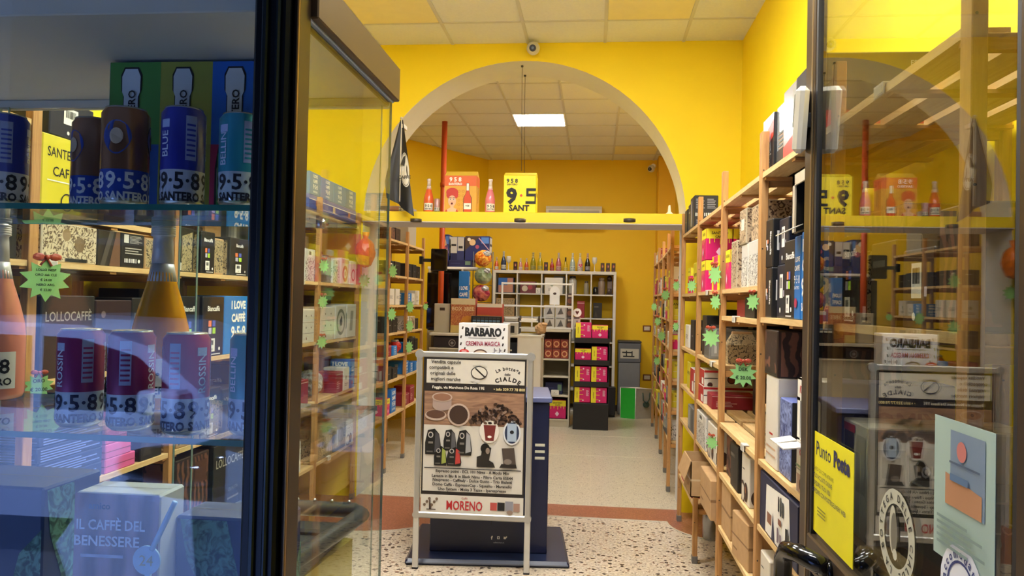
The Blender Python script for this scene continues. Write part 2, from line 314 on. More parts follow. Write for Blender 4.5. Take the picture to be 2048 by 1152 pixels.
KINDS = {
 'biancaffe': ('coffee_carton', BLK, [('t', .5, .80, .085, 'Biancaffè', WINK, .86, .02)]+SQ, [('p', [(.12, .02), (.88, .02), (.88, .92), (.12, .80)], LEAFK), ('r', .05, .03, .1, .2, WHT)], 'black carton with four colour squares'),
 'biancaffe_turned': ('coffee_carton', BLK, [('t', .72, .5, .10, 'Biancaffè', WINK, .7, .02, -1), ('r', .12, .44, .24, .58, WHT), ('r', .30, .50, .44, .58, ORG), ('r', .30, .36, .44, .46, LIL)], [('r', .1, .35, .4, .75, WHT), ('b', .14, .5, .36, .7, 9, INK), ('d', .3, .15, .04, WHT)], 'black carton with sideways white lettering'),
 'black_label': ('coffee_carton', C('#14192c', .45), [('r', .3, .38, .62, .82, WHT), ('b', .34, .56, .58, .76, 10, INK), ('d', .4, .15, .05, WHT), ('r', .74, .4, .82, .52, LIL)], [('t', .5, .7, .08, 'Biancaffè', WINK)], 'navy black carton with white label'),
 'love': ('coffee_carton', BLU, LOVE, LOVE, 'bright blue I LOVE CAFFÈ carton'),
 'love_grey': ('coffee_carton', C('#3f78ad', .5), LOVE, LOVE, 'steel blue I LOVE CAFFÈ carton'),
 'blue_tray': ('coffee_tray', C('#244a9c', .5), [('r', 0, .72, 1, .76, WHT), ('r', .12, .4, .17, .75, C('#c98a6a')), ('r', .46, .36, .51, .7, C('#c9b28a')), ('r', .80, .4, .85, .7, C('#c98a6a')), ('r', .2, .3, .6, .33, LIL), ('r', .62, .16, .9, .19, LIL)], [('r', .1, .4, .9, .5, LIL)], 'dark blue tray with white stripe'),
 'pink': ('coffee_carton', MAG, [('r', 0, .68, 1, 1, YEL), ('t', .52, .86, .085, 'SANTERO', INK, .8, .02), ('t', .52, .75, .075, 'CAFFÈ', INK, .6, .02)]+DRIP+DIA, [('r', 0, .68, 1, 1, YEL), ('t', .5, .84, .085, 'SANTERO', INK, .8)]+DRIP+DIA, 'magenta and yellow coffee carton'),
 'pink_turned': ('coffee_carton', MAG, [('r', 0, 0, .32, 1, YEL), ('t', .17, .5, .07, 'SANTERO', INK, .6, .01, 1), ('r', .32, .2, .5, .23, YEL), ('r', .32, .5, .55, .53, YEL), ('r', .32, .75, .48, .78, YEL), ('l', .74, .45, .92, .85, 6, C('#f0cfe0')), ('d', .55, .15, .05, C('#f0cfe0')), ('d', .55, .85, .05, C('#f0cfe0'))], [('r', 0, 0, .3, 1, YEL)], 'magenta carton turned on its yellow side'),
 'yellow': ('coffee_carton', C('#cfc22c', .5), [('t', .52, .78, .13, 'SANTERO', INK, .8, .01), ('t', .55, .55, .13, 'CAFFÈ', INK, .6, .01), ('r', .12, .40, .9, .415, WHT), ('o', .6, .15, .12, .10, INK)], [('t', .5, .6, .12, 'SANTERO', INK)], 'yellow SANTERO CAFFÈ carton'),
 'leaf': ('coffee_carton', CRM, [('r', .02, .04, .98, .98, LEAF), ('d', .42, .72, .16, C('#8d7554')), ('d', .66, .5, .2, C('#77624a')), ('r', .4, .03, .8, .12, INK)], [('r', .04, .04, .96, .96, LEAF)], 'cream carton printed with brown leaves'),
 'kraft_leaf': ('coffee_carton', KRAFT, [('r', .05, .05, .95, .95, LEAFK)], [('r', .05, .05, .95, .95, LEAFK)], 'brown carton printed with dark leaves'),
 'grey_leaf': ('coffee_carton', LGR, [('r', .03, .02, .97, .72, LEAFG), ('r', .3, .76, .7, .95, WHT), ('b', .36, .82, .64, .93, 10, INK)], [('r', .04, .04, .96, .7, LEAFG)], 'pale carton printed with black leaves'),
 'lollo': ('coffee_carton', C('#1f1e20', .5), [('t', .5, .76, .12, 'LOLLOCAFFÈ', C('#9a968c'), .86, .01), ('t', .6, .34, .05, 'QUALITÀ', C('#77736c')), ('l', .42, .2, .8, .26, 1, C('#77736c'))], [('r', .1, .1, .9, .3, DBR)], 'black LOLLOCAFFÈ carton'),
 'plum': ('coffee_carton', C('#2a161c', .5), [('t', .62, .3, .09, 'Biancaffè', C('#6d5a5a'), .6), ('d', .2, .8, .05, C('#6d5a5a'))], [('t', .5, .5, .1, 'Biancaffè', C('#6d5a5a'))], 'dark plum coffee carton'),
 'photo': ('coffee_carton', C('#2a2522', .5), [('p', [(.5, 0), (1, .0), (.95, 1), (.8, 1)], C('#6b4b38')), ('p', [(.1, 0), (.3, 0), (.7, 1), (.5, 1)], C('#4d4640'))], [], 'dark carton with a coffee photo'),
 'print': ('coffee_carton', C('#1b1b1e', .5), [('r', .1, .72, .3, .96, C('#cfcbc4')), ('l', .34, .72, .9, .96, 6, C('#a9a59d')), ('l', .14, .4, .9, .62, 3, C('#a9a59d')), ('b', .12, .14, .66, .26, 9, WHT), ('d', .74, .2, .055, WHT)], [('l', .1, .2, .9, .9, 8, C('#a9a59d'))], 'black carton covered in small white print'),
 'black_print': ('coffee_carton', C('#171a26', .45), [('l', .08, .6, .45, .92, 6, C('#8d90a0')), ('l', .54, .6, .92, .92, 6, C('#8d90a0')), ('b', .06, .36, .94, .46, 12, WHT), ('l', .1, .1, .8, .28, 3, C('#8d90a0'))], [('r', .2, .1, .35, .9, C('#b9bcc8')), ('r', .6, .1, .7, .9, C('#5b6a8a'))], 'black carton with rows of white print'),
 'swirl': ('coffee_carton', C('#2e1c16', .5), [('r', .03, .03, .97, .97, SWIRL), ('r', .56, .62, .92, .9, C('#4a2c22'))], [('r', .05, .05, .95, .95, SWIRL)], 'dark brown carton with swirl print'),
 'redwhite': ('coffee_carton', C('#d9d3c8', .5), [('r', 0, .86, 1, 1, RED), ('t', .14, .55, .16, 'caffè', INK, .2), ('d', .56, .45, .26, C('#3a1d14')), ('d', .56, .45, .2, C('#8a4a2a')), ('d', .82, .25, .22, C('#5b2c20')), ('d', .12, .1, .16, C('#4a261a')), ('d', .36, .62, .05, DBR)], [('r', 0, 0, 1, 1, RED), ('r', .55, .1, .9, .5, WHT)], 'white carton printed with coffee cups'),
 'kimbo': ('coffee_carton', C('#e4e0d6', .5), [('t', .5, .78, .12, 'KIMBO', RED, .8, .03), ('r', 0, .5, 1, .54, C('#8aa58a')), ('r', 0, .45, 1, .47, C('#9aa0a8')), ('r', .1, .04, .9, .38, C('#a88a78')), ('d', .4, .2, .1, C('#5b3a2c'))], [('t', .5, .78, .12, 'KIMBO', RED, .8, .03)], 'white KIMBO coffee carton'),
 'silver_red': ('coffee_carton', SILV, [('p', [(0, 0), (1, 0), (1, .36), (0, .22)], C('#c8372c', .35))], [('r', 0, 0, 1, .3, C('#b8261f', .4)), ('r', 0, .3, 1, 1, BLK)], 'silver carton with red base'),
 'red_black': ('coffee_carton', C('#26252a', .4), [('p', [(0, .5), (1, .72), (1, 1), (0, 1)], C('#d8dadd', .25, .4)), ('p', [(0, .42), (1, .6), (1, .9), (0, .7)], C('#c8463c', .35)), ('l', .2, .14, .85, .4, 6, WHT)], [('r', 0, 0, 1, .5, BLK)], 'black carton with red and silver band'),
 'silver': ('coffee_carton', SILV, [('r', 0, .0, 1, .3, C('#4d5358', .3, .4)), ('l', .2, .34, .8, .6, 4, C('#6d7378'))], [('r', 0, 0, 1, .3, DGR)], 'shiny silver carton'),
 'machine': ('machine_carton', C('#d9d4ca', .5), [('r', .03, .03, .97, .97, C('#c2bdb4')), ('r', .05, .52, .22, .82, C('#8a8580')), ('r', .08, .58, .19, .76, C('#5d5a58')), ('p', [(.24, .86), (.72, .80), (.72, .52), (.24, .56)], C('#2b2927')), ('t', .48, .66, .10, 'LOLLOCAFFÈ', WINK, .40, .03), ('r', .16, .18, .36, .44, C('#4a4846')), ('p', [(.5, .1), (.82, .1), (.78, .42), (.58, .46)], C('#3b3938'))], [('r', .05, .05, .45, .9, C('#2b2a2c')), ('r', .55, .4, .9, .9, C('#b9b4aa')), ('r', .05, .9, .5, .97, RED)], 'large grey carton picturing coffee machines'),
 'lotto': ('machine_carton', C('#33302f', .5), [('t', .3, .72, .2, 'LOLLO', WINK, .5, .02), ('p', [(.5, .2), (1, 0), (1, .3), (.5, .5)], C('#6d6a68'))], [('r', .1, .2, .9, .4, C('#6d6a68'))], 'charcoal carton with white lettering'),
 'pods': ('machine_carton', C('#3a2f2a', .5), [('o', .5, .4, .34, .26, C('#8a6a3a')), ('d', .5, .4, .2, C('#5b4630')), ('r', .1, .82, .9, .92, C('#6b5a48'))], [('r', .1, .1, .9, .9, C('#4a3c34'))], 'brown carton with gold ring print'),
 'blue_machine': ('machine_carton', C('#5d5f86', .5), [('t', .5, .72, .14, 'OOMIX', C('#3a3570'), .8, .03), ('d', .58, .45, .12, C('#c9433c')), ('l', .06, .1, .94, .38, 6, C('#8a8cae'))], [('l', .06, .2, .94, .8, 6, C('#8a8cae'))], 'grey violet carton with ribbed print'),
 'navy_card': ('machine_carton', NAVY, [('p', [(.18, .04), (.86, .03), (.80, .97), (.20, .86)], C('#e3e1dc')), ('p', [(.36, .03), (.46, .03), (.40, .50)], NAVY), ('r', .24, .24, .36, .42, C('#8a5a44')), ('r', .54, .62, .57, .86, INK), ('r', .6, .58, .63, .88, INK), ('r', .66, .6, .69, .84, INK), ('r', .56, .42, .64, .52, C('#7a4a38')), ('r', .54, .12, .57, .36, C('#54364f')), ('r', .62, .1, .65, .3, C('#54364f')), ('p', [(.76, .2), (.82, .22), (.82, .52), (.76, .5)], INK)], [('r', .0, .0, 1, 1, C('#10152e')), ('r', .3, .75, .6, .9, C('#3b4470'))], 'navy carton with white picture panel'),
 'white_red': ('coffee_carton', C('#d4cec4', .5), [('t', .5, .38, .07, 'caffè', RED, .7, .02), ('r', .1, .2, .9, .22, C('#c09a80')), ('r', .1, .12, .9, .14, C('#c09a80'))], [('t', .5, .7, .07, 'caffè', GRY), ('l', .2, .3, .8, .5, 4, GRY)], 'tall white carton with red script'),
 'blue_city': ('coffee_carton', C('#5d6aa6', .5), [('r', .02, .02, .98, .98, BLUEP)], [('r', 0, 0, 1, 1, C('#16161c')), ('r', .25, .5, .75, .88, C('#b9ad3a')), ('b', .32, .56, .68, .82, 8, C('#8a7f2c'))], 'blue printed carton with black side'),
 'cup_box': ('coffee_carton', C('#cfc8bb', .5), [('d', .6, .25, .2, C('#3a251c')), ('o', .2, .2, .24, .18, C('#3a251c')), ('t', .3, .72, .08, 'caffè', INK, .5), ('d', .6, .3, .07, C('#8a5a3a'))], [('d', .3, .2, .2, C('#3a251c'))], 'pale carton with coffee cup print'),
 'kraft': ('cardboard_box', KRAFT, [('r', 0, .48, 1, .52, KRAFT_D), ('r', .1, .2, .35, .24, KRAFT_D)], [('r', 0, .46, 1, .52, KRAFT_D)], 'plain brown cardboard box'),
 'grey': ('coffee_carton', C('#6f706e', .55), [('r', .08, .1, .46, .92, C('#8b8c89')), ('r', .54, .1, .92, .92, C('#5c5d5c')), ('r', .2, .2, .3, .8, C('#b9bab6'))], [('r', .1, .1, .9, .9, C('#5c5d5c'))], 'plain grey carton'),
 'red': ('coffee_carton', C('#8f2230', .5), [('r', 0, .86, 1, .9, C('#c9a0a0')), ('l', .1, .2, .6, .6, 4, C('#c9a0a0'))], [], 'dark red carton'),
 'red_packs': ('coffee_carton', C('#6b2a20', .5), [('r', .06, .1, .94, .9, C('#8f3a28')), ('o', .5, .5, .3, .2, C('#d2a070')), ('t', .5, .2, .14, 'caffè', C('#d2a070'))], [], 'reddish brown coffee pack'),
 'circle': ('coffee_carton', C('#c9c8c2', .5), [('d', .5, .5, .40, C('#6d7468')), ('d', .5, .5, .30, C('#b9b8b0')), ('d', .5, .5, .12, INK), ('p', [(.42, .45), (.6, .62), (.5, .7)], INK)], [('p', [(.3, .2), (.6, .2), (.7, .8), (.4, .8)], C('#8a8c84'))], 'pale carton with dark ring logo'),
 'rose_ring': ('coffee_carton', C('#d8cfc8', .5), [('o', .5, .4, .32, .18, C('#b8564c')), ('d', .5, .4, .1, C('#c98a84')), ('r', .1, .8, .9, .95, C('#c8a08a'))], [('o', .5, .4, .26, .18, C('#b8564c'))], 'white carton with red ring print'),
 'white_lines': ('coffee_carton', C('#d2cdc2', .55), [('r', .0, .28, 1, .29, GRY), ('r', 0, .6, 1, .61, GRY), ('d', .3, .8, .03, DBR), ('d', .7, .8, .03, DBR), ('d', .3, .45, .03, DBR), ('d', .7, .45, .03, DBR), ('r', .3, .1, .36, .17, C('#7a3a34'))], [('r', 0, .5, 1, .51, GRY)], 'white carton dotted with brown beans'),
 'blue_slim': ('coffee_carton', C('#1a6fc0', .45), [('t', .5, .72, .06, 'I LOVE', WINK, .8, .03), ('t', .5, .62, .06, 'CAFFÈ', WINK, .8, .03), ('t', .5, .48, .1, '9·5·8', WINK, .9), ('t', .5, .38, .04, 'SANTERO', WINK, .8), ('d', .4, .2, .06, C('#b0345a'))], LOVE, 'slim bright blue coffee carton'),
 'dark': ('coffee_carton', C('#1a1817', .5), [('p', [(.1, .1), (.5, .1), (.3, .5)], C('#37302b')), ('r', .1, .7, .6, .78, C('#5b554e'))], [('t', .5, .5, .14, 'caffè', C('#9a968c'), .8, 0, 1)], 'plain dark carton'),
 'food': ('machine_carton', C('#1e2a66', .45), [('p', [(.0, .4), (.62, 1), (0, 1)], C('#4a3a30')), ('d', .3, .74, .13, C('#d8b88a')), ('d', .5, .56, .08, C('#b0506a')), ('d', .16, .86, .07, C('#e0ddd6')), ('r', .66, .7, .97, .95, C('#4f7fc8')), ('p', [(.55, .9), (1, .4), (1, .44), (.57, .94)], C('#c9a0b8'))], [('r', .1, .35, .9, .95, C('#c2c0ba')), ('r', .2, .6, .8, .7, INK)], 'navy carton with food pictures'),
 'navy_plain': ('machine_carton', C('#1a2050', .5), [('r', .72, .3, .95, .85, C('#6f8f7a')), ('r', .1, .5, .5, .56, C('#3a4278'))], [('r', .2, .2, .8, .8, C('#c9c9cf'))], 'flat navy carton with pale label'),
 'white_box': ('coffee_carton', C('#dad7d0', .5), [('d', .4, .55, .1, C('#8a9a84')), ('l', .2, .2, .8, .35, 2, GRY)], [('l', .2, .4, .8, .6, 3, GRY)], 'plain white carton'),
 'brown_twig': ('coffee_carton', C('#b3a58c', .6), [('r', .04, .04, .96, .96, two_tone('printed_brown_twigs', '#4d3527', '#bfa889', 'noise', 26, .46, .04, .6, (1, 1, 1), 4)), ('r', .3, .4, .75, .72, C('#d8d4cc'))], [('r', .04, .04, .96, .96, two_tone('printed_brown_twigs', '#4d3527', '#bfa889'))], 'brown carton printed with twigs'),
 'navy_stack': ('coffee_carton', C('#1b2450', .5), [('l', .05, .1, .95, .9, 5, C('#7f8fd0'))], [('l', .05, .1, .95, .9, 5, C('#7f8fd0'))], 'low navy carton with pale dashes'),
 'pink_flat': ('coffee_carton', C('#d25d9a', .5), [('r', 0, .44, 1, .5, C('#8d3a66'))], [('r', 0, .44, 1, .5, C('#8d3a66'))], 'flat pink carton'),
 'violet': ('coffee_carton', C('#5b5478', .5), [('r', .0, .55, 1, .6, C('#a89cc0')), ('r', .1, .1, .6, .4, C('#8a5a88'))], [], 'dull violet carton'),
}
def unread(pr):                                      # script too small to read in the photo: plain strokes
    return [('r', max(0, p[1]-.14), p[2]-p[3]*.4, min(1, p[1]+.14), p[2]-p[3]*.1, p[5]) if p[0] == 't' and p[4] == 'caffè' else p for p in pr]
for k_ in list(KINDS): a_ = KINDS[k_]; KINDS[k_] = (a_[0], a_[1], unread(a_[2]), unread(a_[3]), a_[4])
REG = []; SOLID = []
def carton(kind, X0, X1, Y0, Y1, Z, H, face='c', where=None, label=None, group=None, twist=0., tape=True, extra=None, cat='box'):
    """one printed carton, its front turned to the street ('c') or to the aisle ('r' from the right shelves, 'l' from the left ones)"""
    nm, base, fr, sd, look = KINDS[kind]; SOLID.append((X0, X1, Y0, Y1, Z, Z+H))
    rz = {'c': 0, 'r': -PI/2, 'l': PI/2}[face]
    dx, dy = (X1-X0, Y1-Y0) if face == 'c' else (Y1-Y0, X1-X0)
    m = M(); m.box(-dx/2, dx/2, -dy/2, dy/2, 0, H, base, .0035)
    if tape and kind in ('kraft',): m.box(-dx/2+.004, dx/2-.004, -.02, .02, H-.001, H+.0006, TAPE)
    decor(m, face_frame('T', dx, dy, H), [('r', .02, .492, .98, .508, C('#5b5148'))])
    decor(m, face_frame('F', dx, dy, H), fr); decor(m, face_frame('L', dx, dy, H), sd); decor(m, face_frame('R', dx, dy, H), sd)
    if extra: extra(m, dx, dy, H)
    o = m.build(nm, None, ((X0+X1)/2, (Y0+Y1)/2, Z), rz+twist)
    o['category'] = cat
    if label: o['label'] = label
    else: REG.append((o, look, where, (X0+X1)/2, (Y0+Y1)/2, Z))
    if group: o['group'] = group
    return o
def reg(o, look, where, cat, group=None, p=None):
    o['category'] = cat
    if group: o['group'] = group
    p = p or o.location; REG.append((o, look, where, p[0], p[1], p[2])); return o
# ------------------------------------------------------------------ the room
YA, YB = 6.03, 6.48            # arch wall, front and back face
XL, XR = -2.34, 1.09           # side walls of the front room
ZC, ZC2 = 3.61, 3.70           # ceilings
YBK = 11.52
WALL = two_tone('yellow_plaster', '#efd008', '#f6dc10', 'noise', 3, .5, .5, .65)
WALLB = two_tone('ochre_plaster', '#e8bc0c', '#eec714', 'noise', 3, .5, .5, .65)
WHITEW = C('#d6d5d8', .7, 0, .03)
def terrazzo(name, base, chips, scale, thr, fine):
    m = bpy.data.materials.new(name); m.use_nodes = True; nt = m.node_tree; b = nt.nodes['Principled BSDF']; b.inputs['Roughness'].default_value = .28
    tc = nt.nodes.new('ShaderNodeTexCoord'); L = nt.links.new
    n = nt.nodes.new('ShaderNodeTexNoise'); n.inputs['Scale'].default_value = fine; n.inputs['Detail'].default_value = 3; L(tc.outputs['Object'], n.inputs['Vector'])
    r0 = nt.nodes.new('ShaderNodeValToRGB'); r0.color_ramp.elements[0].position = .35; r0.color_ramp.elements[1].position = .65
    r0.color_ramp.elements[0].color = lin(base[0]); r0.color_ramp.elements[1].color = lin(base[1]); L(n.outputs['Fac'], r0.inputs['Fac'])
    prev = r0.outputs['Color']
    for i, (sc, th, pick, colr) in enumerate(chips):
        wv = nt.nodes.new('ShaderNodeTexNoise'); wv.inputs['Scale'].default_value = sc*1.6
        ad = nt.nodes.new('ShaderNodeMixRGB'); ad.inputs[0].default_value = .025; L(tc.outputs['Object'], ad.inputs[1]); L(wv.outputs['Color'], ad.inputs[2]); L(tc.outputs['Object'], wv.inputs['Vector'])
        v = nt.nodes.new('ShaderNodeTexVoronoi'); v.inputs['Scale'].default_value = sc; L(ad.outputs[0], v.inputs['Vector'])
        a = nt.nodes.new('ShaderNodeMath'); a.operation = 'LESS_THAN'; a.inputs[1].default_value = th; L(v.outputs['Distance'], a.inputs[0])
        sp = nt.nodes.new('ShaderNodeSeparateColor'); L(v.outputs['Color'], sp.inputs[0])
        c2 = nt.nodes.new('ShaderNodeMath'); c2.operation = 'LESS_THAN'; c2.inputs[1].default_value = pick; L(sp.outputs[i % 3], c2.inputs[0])
        mu = nt.nodes.new('ShaderNodeMath'); mu.operation = 'MULTIPLY'; L(a.outputs[0], mu.inputs[0]); L(c2.outputs[0], mu.inputs[1])
        mx = nt.nodes.new('ShaderNodeMixRGB'); L(mu.outputs[0], mx.inputs[0]); L(prev, mx.inputs[1]); mx.inputs[2].default_value = lin(colr); prev = mx.outputs[0]
    L(prev, b.inputs['Base Color']); return m
TERF = terrazzo('terrazzo_coarse', ('#b8a892', '#ddd0bd'), [(30, .40, .26, '#40332c'), (34, .36, .14, '#8c6a55'), (52, .4, .22, '#e8dfd0'), (58, .34, .2, '#5a483c')], 26, 0, 60)
TERB = terrazzo('terrazzo_fine', ('#b2a892', '#cfc6b0'), [(60, .36, .20, '#7d6f5c'), (70, .36, .25, '#d8d0ba'), (34, .3, .10, '#6a5547')], 60, 0, 90)
TERR = terrazzo('terrazzo_brown', ('#8a5440', '#a66a50'), [(70, .36, .2, '#6d3f30'), (70, .36, .2, '#b98468')], 70, 0, 80)
BRASS = C('#cfc6b2', .4)

m = M()
m.add([(-2.34, .9, 0), (1.09, .9, 0), (1.09, 5.75, 0), (-2.34, 5.75, 0)], [(0, 1, 2, 3)], TERF)
m.add([(-2.6, 5.75, 0), (1.3, 5.75, 0), (1.3, YBK, 0), (-2.6, YBK, 0)], [(0, 1, 2, 3)], TERB)
m.add([(-2.34, -.6, 0), (1.09, -.6, 0), (1.09, .9, 0), (-2.34, .9, 0)], [(0, 1, 2, 3)], TERF)
struct(m, 'floor')
m = M(); e = .002                                   # brown border that flares towards the side walls
def arc(cx, cy, rx, ry, a0, a1, n=9): return [(cx+rx*math.cos(a0+(a1-a0)*k/n), cy+ry*math.sin(a0+(a1-a0)*k/n)) for k in range(n+1)]
lft = arc(-1.62, 5.75, .62, .62, -PI/2, 0); rgt = arc(.98, 5.75, .42, .42, PI, 3*PI/2)
poly = [(-2.34, 6.1), (-2.34, 5.13)]+lft+[(-.9, 5.76)]+[(.45, 5.76)]+rgt+[(1.09, 5.33), (1.09, 6.1)]
m.prism(poly, 0, e, TERR); struct(m, 'trim_1')
m = M()
m.tube([(-2.3, 5.12, e)]+[(x, y, e) for x, y in lft]+[(-.9, 5.75, e)]+[(.45, 5.75, e)]+[(x, y, e) for x, y in rgt]+[(1.09, 5.32, e)], .004, BRASS, 5)
m.tube([(-1.9, 6.1, e), (1.09, 6.1, e)], .004, BRASS, 5)
for y in (6.9, 8.1, 9.3): m.box(-1.9, .8, y-.003, y+.003, 0, .0015, BRASS)
for x in (-1.0, .0): m.box(x-.003, x+.003, 6.1, 11, 0, .0015, BRASS)
struct(m, 'trim_2')

m = M(); m.box(XR, XR+.2, -.2, YA, 0, 3.8, WALL); struct(m, 'wall_right')
m = M(); m.box(XL-.2, XL, 1.6, YA, 0, 3.8, WALL); struct(m, 'wall_left')
# arch wall: faces cut around a round arch that springs from the beam
AX, AZ, AR = -.58, 2.20, 1.27
m = M(); N = 40
arcp = [(AX-AR*math.cos(PI*k/N), AZ+AR*math.sin(PI*k/N)) for k in range(N+1)]
for y, fl in ((YA, 0), (YB, 1)):
    V = []; fs = []
    outl = [(AX-AR, 0)]+arcp+[(AX+AR, 0)]
    xl, xr = XL-.2, XR+.2
    V = [(x, y, z) for x, z in outl]; n = len(V)
    top = [(min(max(x, xl), xr), y, 3.8) for x, z in outl]; V += top
    fs = [(k, k+1, n+k+1, n+k) for k in range(1, n-2)]
    b = len(V); V += [(xl, y, 0), (AX-AR, y, 0), (AX-AR, y, 3.8), (xl, y, 3.8), (AX+AR, y, 0), (xr, y, 0), (xr, y, 3.8), (AX+AR, y, 3.8)]
    fs += [(b, b+1, b+2, b+3), (b+4, b+5, b+6, b+7)]
    if fl: fs = [f[::-1] for f in fs]
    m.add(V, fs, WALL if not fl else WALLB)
outl = [(AX-AR, 0)]+arcp+[(AX+AR, 0)]; n = len(outl)
m.add([(x, YA, z) for x, z in outl]+[(x, YB, z) for x, z in outl], [(k, n+k, n+k+1, k+1) for k in range(n-1)], WHITEW, True)
struct(m, 'wall_arch')
# beam across the springing
m = M(); m.box(AX-AR-.005, AX+AR+.005, YA-.02, YB-.02, 2.195, 2.275, C('#f2d21a', .5, 0, .03), .003)
m.box(AX-AR-.004, AX+AR+.004, YA-.018, YB-.022, 2.190, 2.196, C('#cfc8c4', .7, 0, .03)); struct(m, 'trim_3')
# back room
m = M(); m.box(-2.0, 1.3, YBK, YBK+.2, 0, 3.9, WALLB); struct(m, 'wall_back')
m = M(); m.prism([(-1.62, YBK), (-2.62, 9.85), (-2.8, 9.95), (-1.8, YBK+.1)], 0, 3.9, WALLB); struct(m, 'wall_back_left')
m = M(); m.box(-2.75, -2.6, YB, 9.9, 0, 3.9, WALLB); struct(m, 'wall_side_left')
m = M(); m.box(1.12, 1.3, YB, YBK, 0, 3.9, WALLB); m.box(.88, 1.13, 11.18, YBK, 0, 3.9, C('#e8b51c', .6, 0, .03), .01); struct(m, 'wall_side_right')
# suspended ceilings: mineral tiles in a T-bar grid
TILE = two_tone('mineral_tile', '#d9dbe2', '#e4e6ec', 'noise', 60, .5, .4, .9); BAR = C('#c9c9cc', .5, 0, .03); STAIN = C('#e8deb0', .8, 0, .05)
def ceiling(name, grid, x0, x1, y0, y1, z, gx, gy, stains):
    m = M(); m.box(x0, x1, y0, y1, z, z+.06, TILE)
    struct(m, name); m = M()
    x = gx
    while x > x0: x -= .6
    while x < x1:
        if x > x0: m.box(x-.012, x+.012, y0, y1, z-.006, z+.001, BAR)
        x += .6
    y = gy
    while y > y0: y -= .6
    while y < y1:
        if y > y0: m.box(x0, x1, y-.012, y+.012, z-.0055, z+.001, BAR)
        y += .6
    for (a, b) in stains: m.box(a+.014, a+.586, b+.014, b+.586, z-.004, z+.001, STAIN)
    struct(m, grid)
ceiling('ceiling', 'trim_4', XL-.2, XR+.2, 1.55, YA, ZC, .045, 5.56, [(-1.755, 4.96), (.045, 4.96)])
ceiling('ceiling_back', 'trim_5', -2.75, 1.3, YB, YBK, ZC2, -.37, 8.66, [(-.37+.6, 10.46)])
# skirting and the ledge over the doors
m = M(); m.box(-1.6, .9, YBK-.012, YBK, 0, .09, C('#5b4a3a', .5)); struct(m, 'baseboard_back')
m = M(); m.box(XL-.2, XR+.2, .98, 1.55, 2.95, 3.75, WHITEW); struct(m, 'ceiling_entrance')

# LED panels in the grid
def led(x, y, z, label, sx=.6, sy=.6):
    t = thing('ceiling_panel_light', label, 'ceiling light', (x, y, z), 0, 'LED ceiling panels')
    f = M(); f.box(-sx/2+.002, sx/2-.002, -sy/2+.002, sy/2-.002, -.012, .0, WHT, .002); f.build('frame', t)
    d = M(); d.box(-sx/2+.02, sx/2-.02, -sy/2+.02, sy/2-.02, -.014, -.011, LED); d.build('diffuser', t)
led(-.67, 8.96, ZC2, 'lit white LED panel in the back room ceiling grid, seen through the arch')
led(.53, 7.16, ZC2, 'lit LED panel in the back ceiling just behind the arch wall')
led(-.255, 4.06, ZC, 'lit LED panel in the front ceiling nearest to the arch')
led(-.255, 2.56, ZC, 'lit LED panel in the front ceiling nearest to the entrance')
led(.345, 2.26, ZC, 'unseen LED panel added in the front ceiling to brighten the door side shelves')  # extra panel, added because the shelves by the door came out dark
led(.40, 1.27, 2.95, 'small unseen LED panel added in the low entrance ceiling to light the door side', .36, .36)  # added to light the carton fronts behind the door glass
led(-1.455, 3.46, ZC, 'lit LED panel in the front ceiling above the left shelves')

# ------------------------------------------------------------------ pine shelving
def shelf_row(name, label, side, posts, depth, bays, ph=2.25, rails=None, nsl=4):
    """posts: (x of the aisle face, y); bays: shelf heights between successive posts; side +1 = shelves on the right"""
    x0, y0 = posts[0]
    t = thing(name, label, 'shelving unit', (x0, y0, 0))
    foot = C('#6d6a66', .4)
    for i, (x, y) in enumerate(posts):
        for back in (0, 1):
            xx = x + side*(depth-.028)*back
            m = M(); a, b = sorted((xx, xx+side*.028))
            m.box(a-x0, b-x0, y-y0-.022, y-y0+.022, .03, ph, WOOD_Z, .002)
            m.box(a-x0-.003, b-x0+.003, y-y0-.025, y-y0+.025, 0, .045, foot, .003)
            for z in (.25, .62, 1.0, 1.4, 1.8, 2.1):
                m.cyl((a-x0+.008 if side > 0 else b-x0-.008, y-y0-.0225, z), (a-x0+.008 if side > 0 else b-x0-.008, y-y0-.0215, z), .003, INK, 6)
            m.build('post', t)
        zs = sorted(set(round(z, 3) for j in (i-1, i) if 0 <= j < len(bays) for z in bays[j]))
        for z in zs:
            m = M()
            a, b = sorted((x+side*.029, x+side*(depth-.029))); m.box(a-x0, b-x0, y-y0-.010, y-y0+.010, z-.052, z-.0205, WOOD_X, .002)
            m.build('rung', t)
    for j, zs in enumerate(bays):
        (xa, ya), (xb, yb) = posts[j], posts[j+1]
        for z in zs:
            m = M(); wd = (depth-.01)/nsl
            for q in range(nsl):
                s0 = .004+q*wd; s1 = s0+wd-.028
                V = []
                for (px_, py_) in ((xa, ya+.024), (xb, yb-.024)):
                    for s in (s0, s1):
                        for zz in (z-.02, z): V.append((px_-x0+side*s, py_-y0, zz))
                fs = [(0, 1, 3, 2), (4, 6, 7, 5), (0, 4, 5, 1), (2, 3, 7, 6), (0, 2, 6, 4), (1, 5, 7, 3)]
                if side < 0: fs = [f[::-1] for f in fs]
                m.add(V, fs, WOOD_Y)
            for u in (.04, .5, .96):
                yy = ya+(yb-ya)*u-y0; xx = xa+(xb-xa)*u-x0; a, b = sorted((xx+side*.01, xx+side*(depth-.015))); m.box(a, b, yy-.02, yy+.02, z-.030, z-.021, WOOD_X)
            m.build('shelf_board', t)
    return t
RX = .625; LX = -1.83
R_L = [2.09, 1.66, 1.28, 1.005, .76, .50]
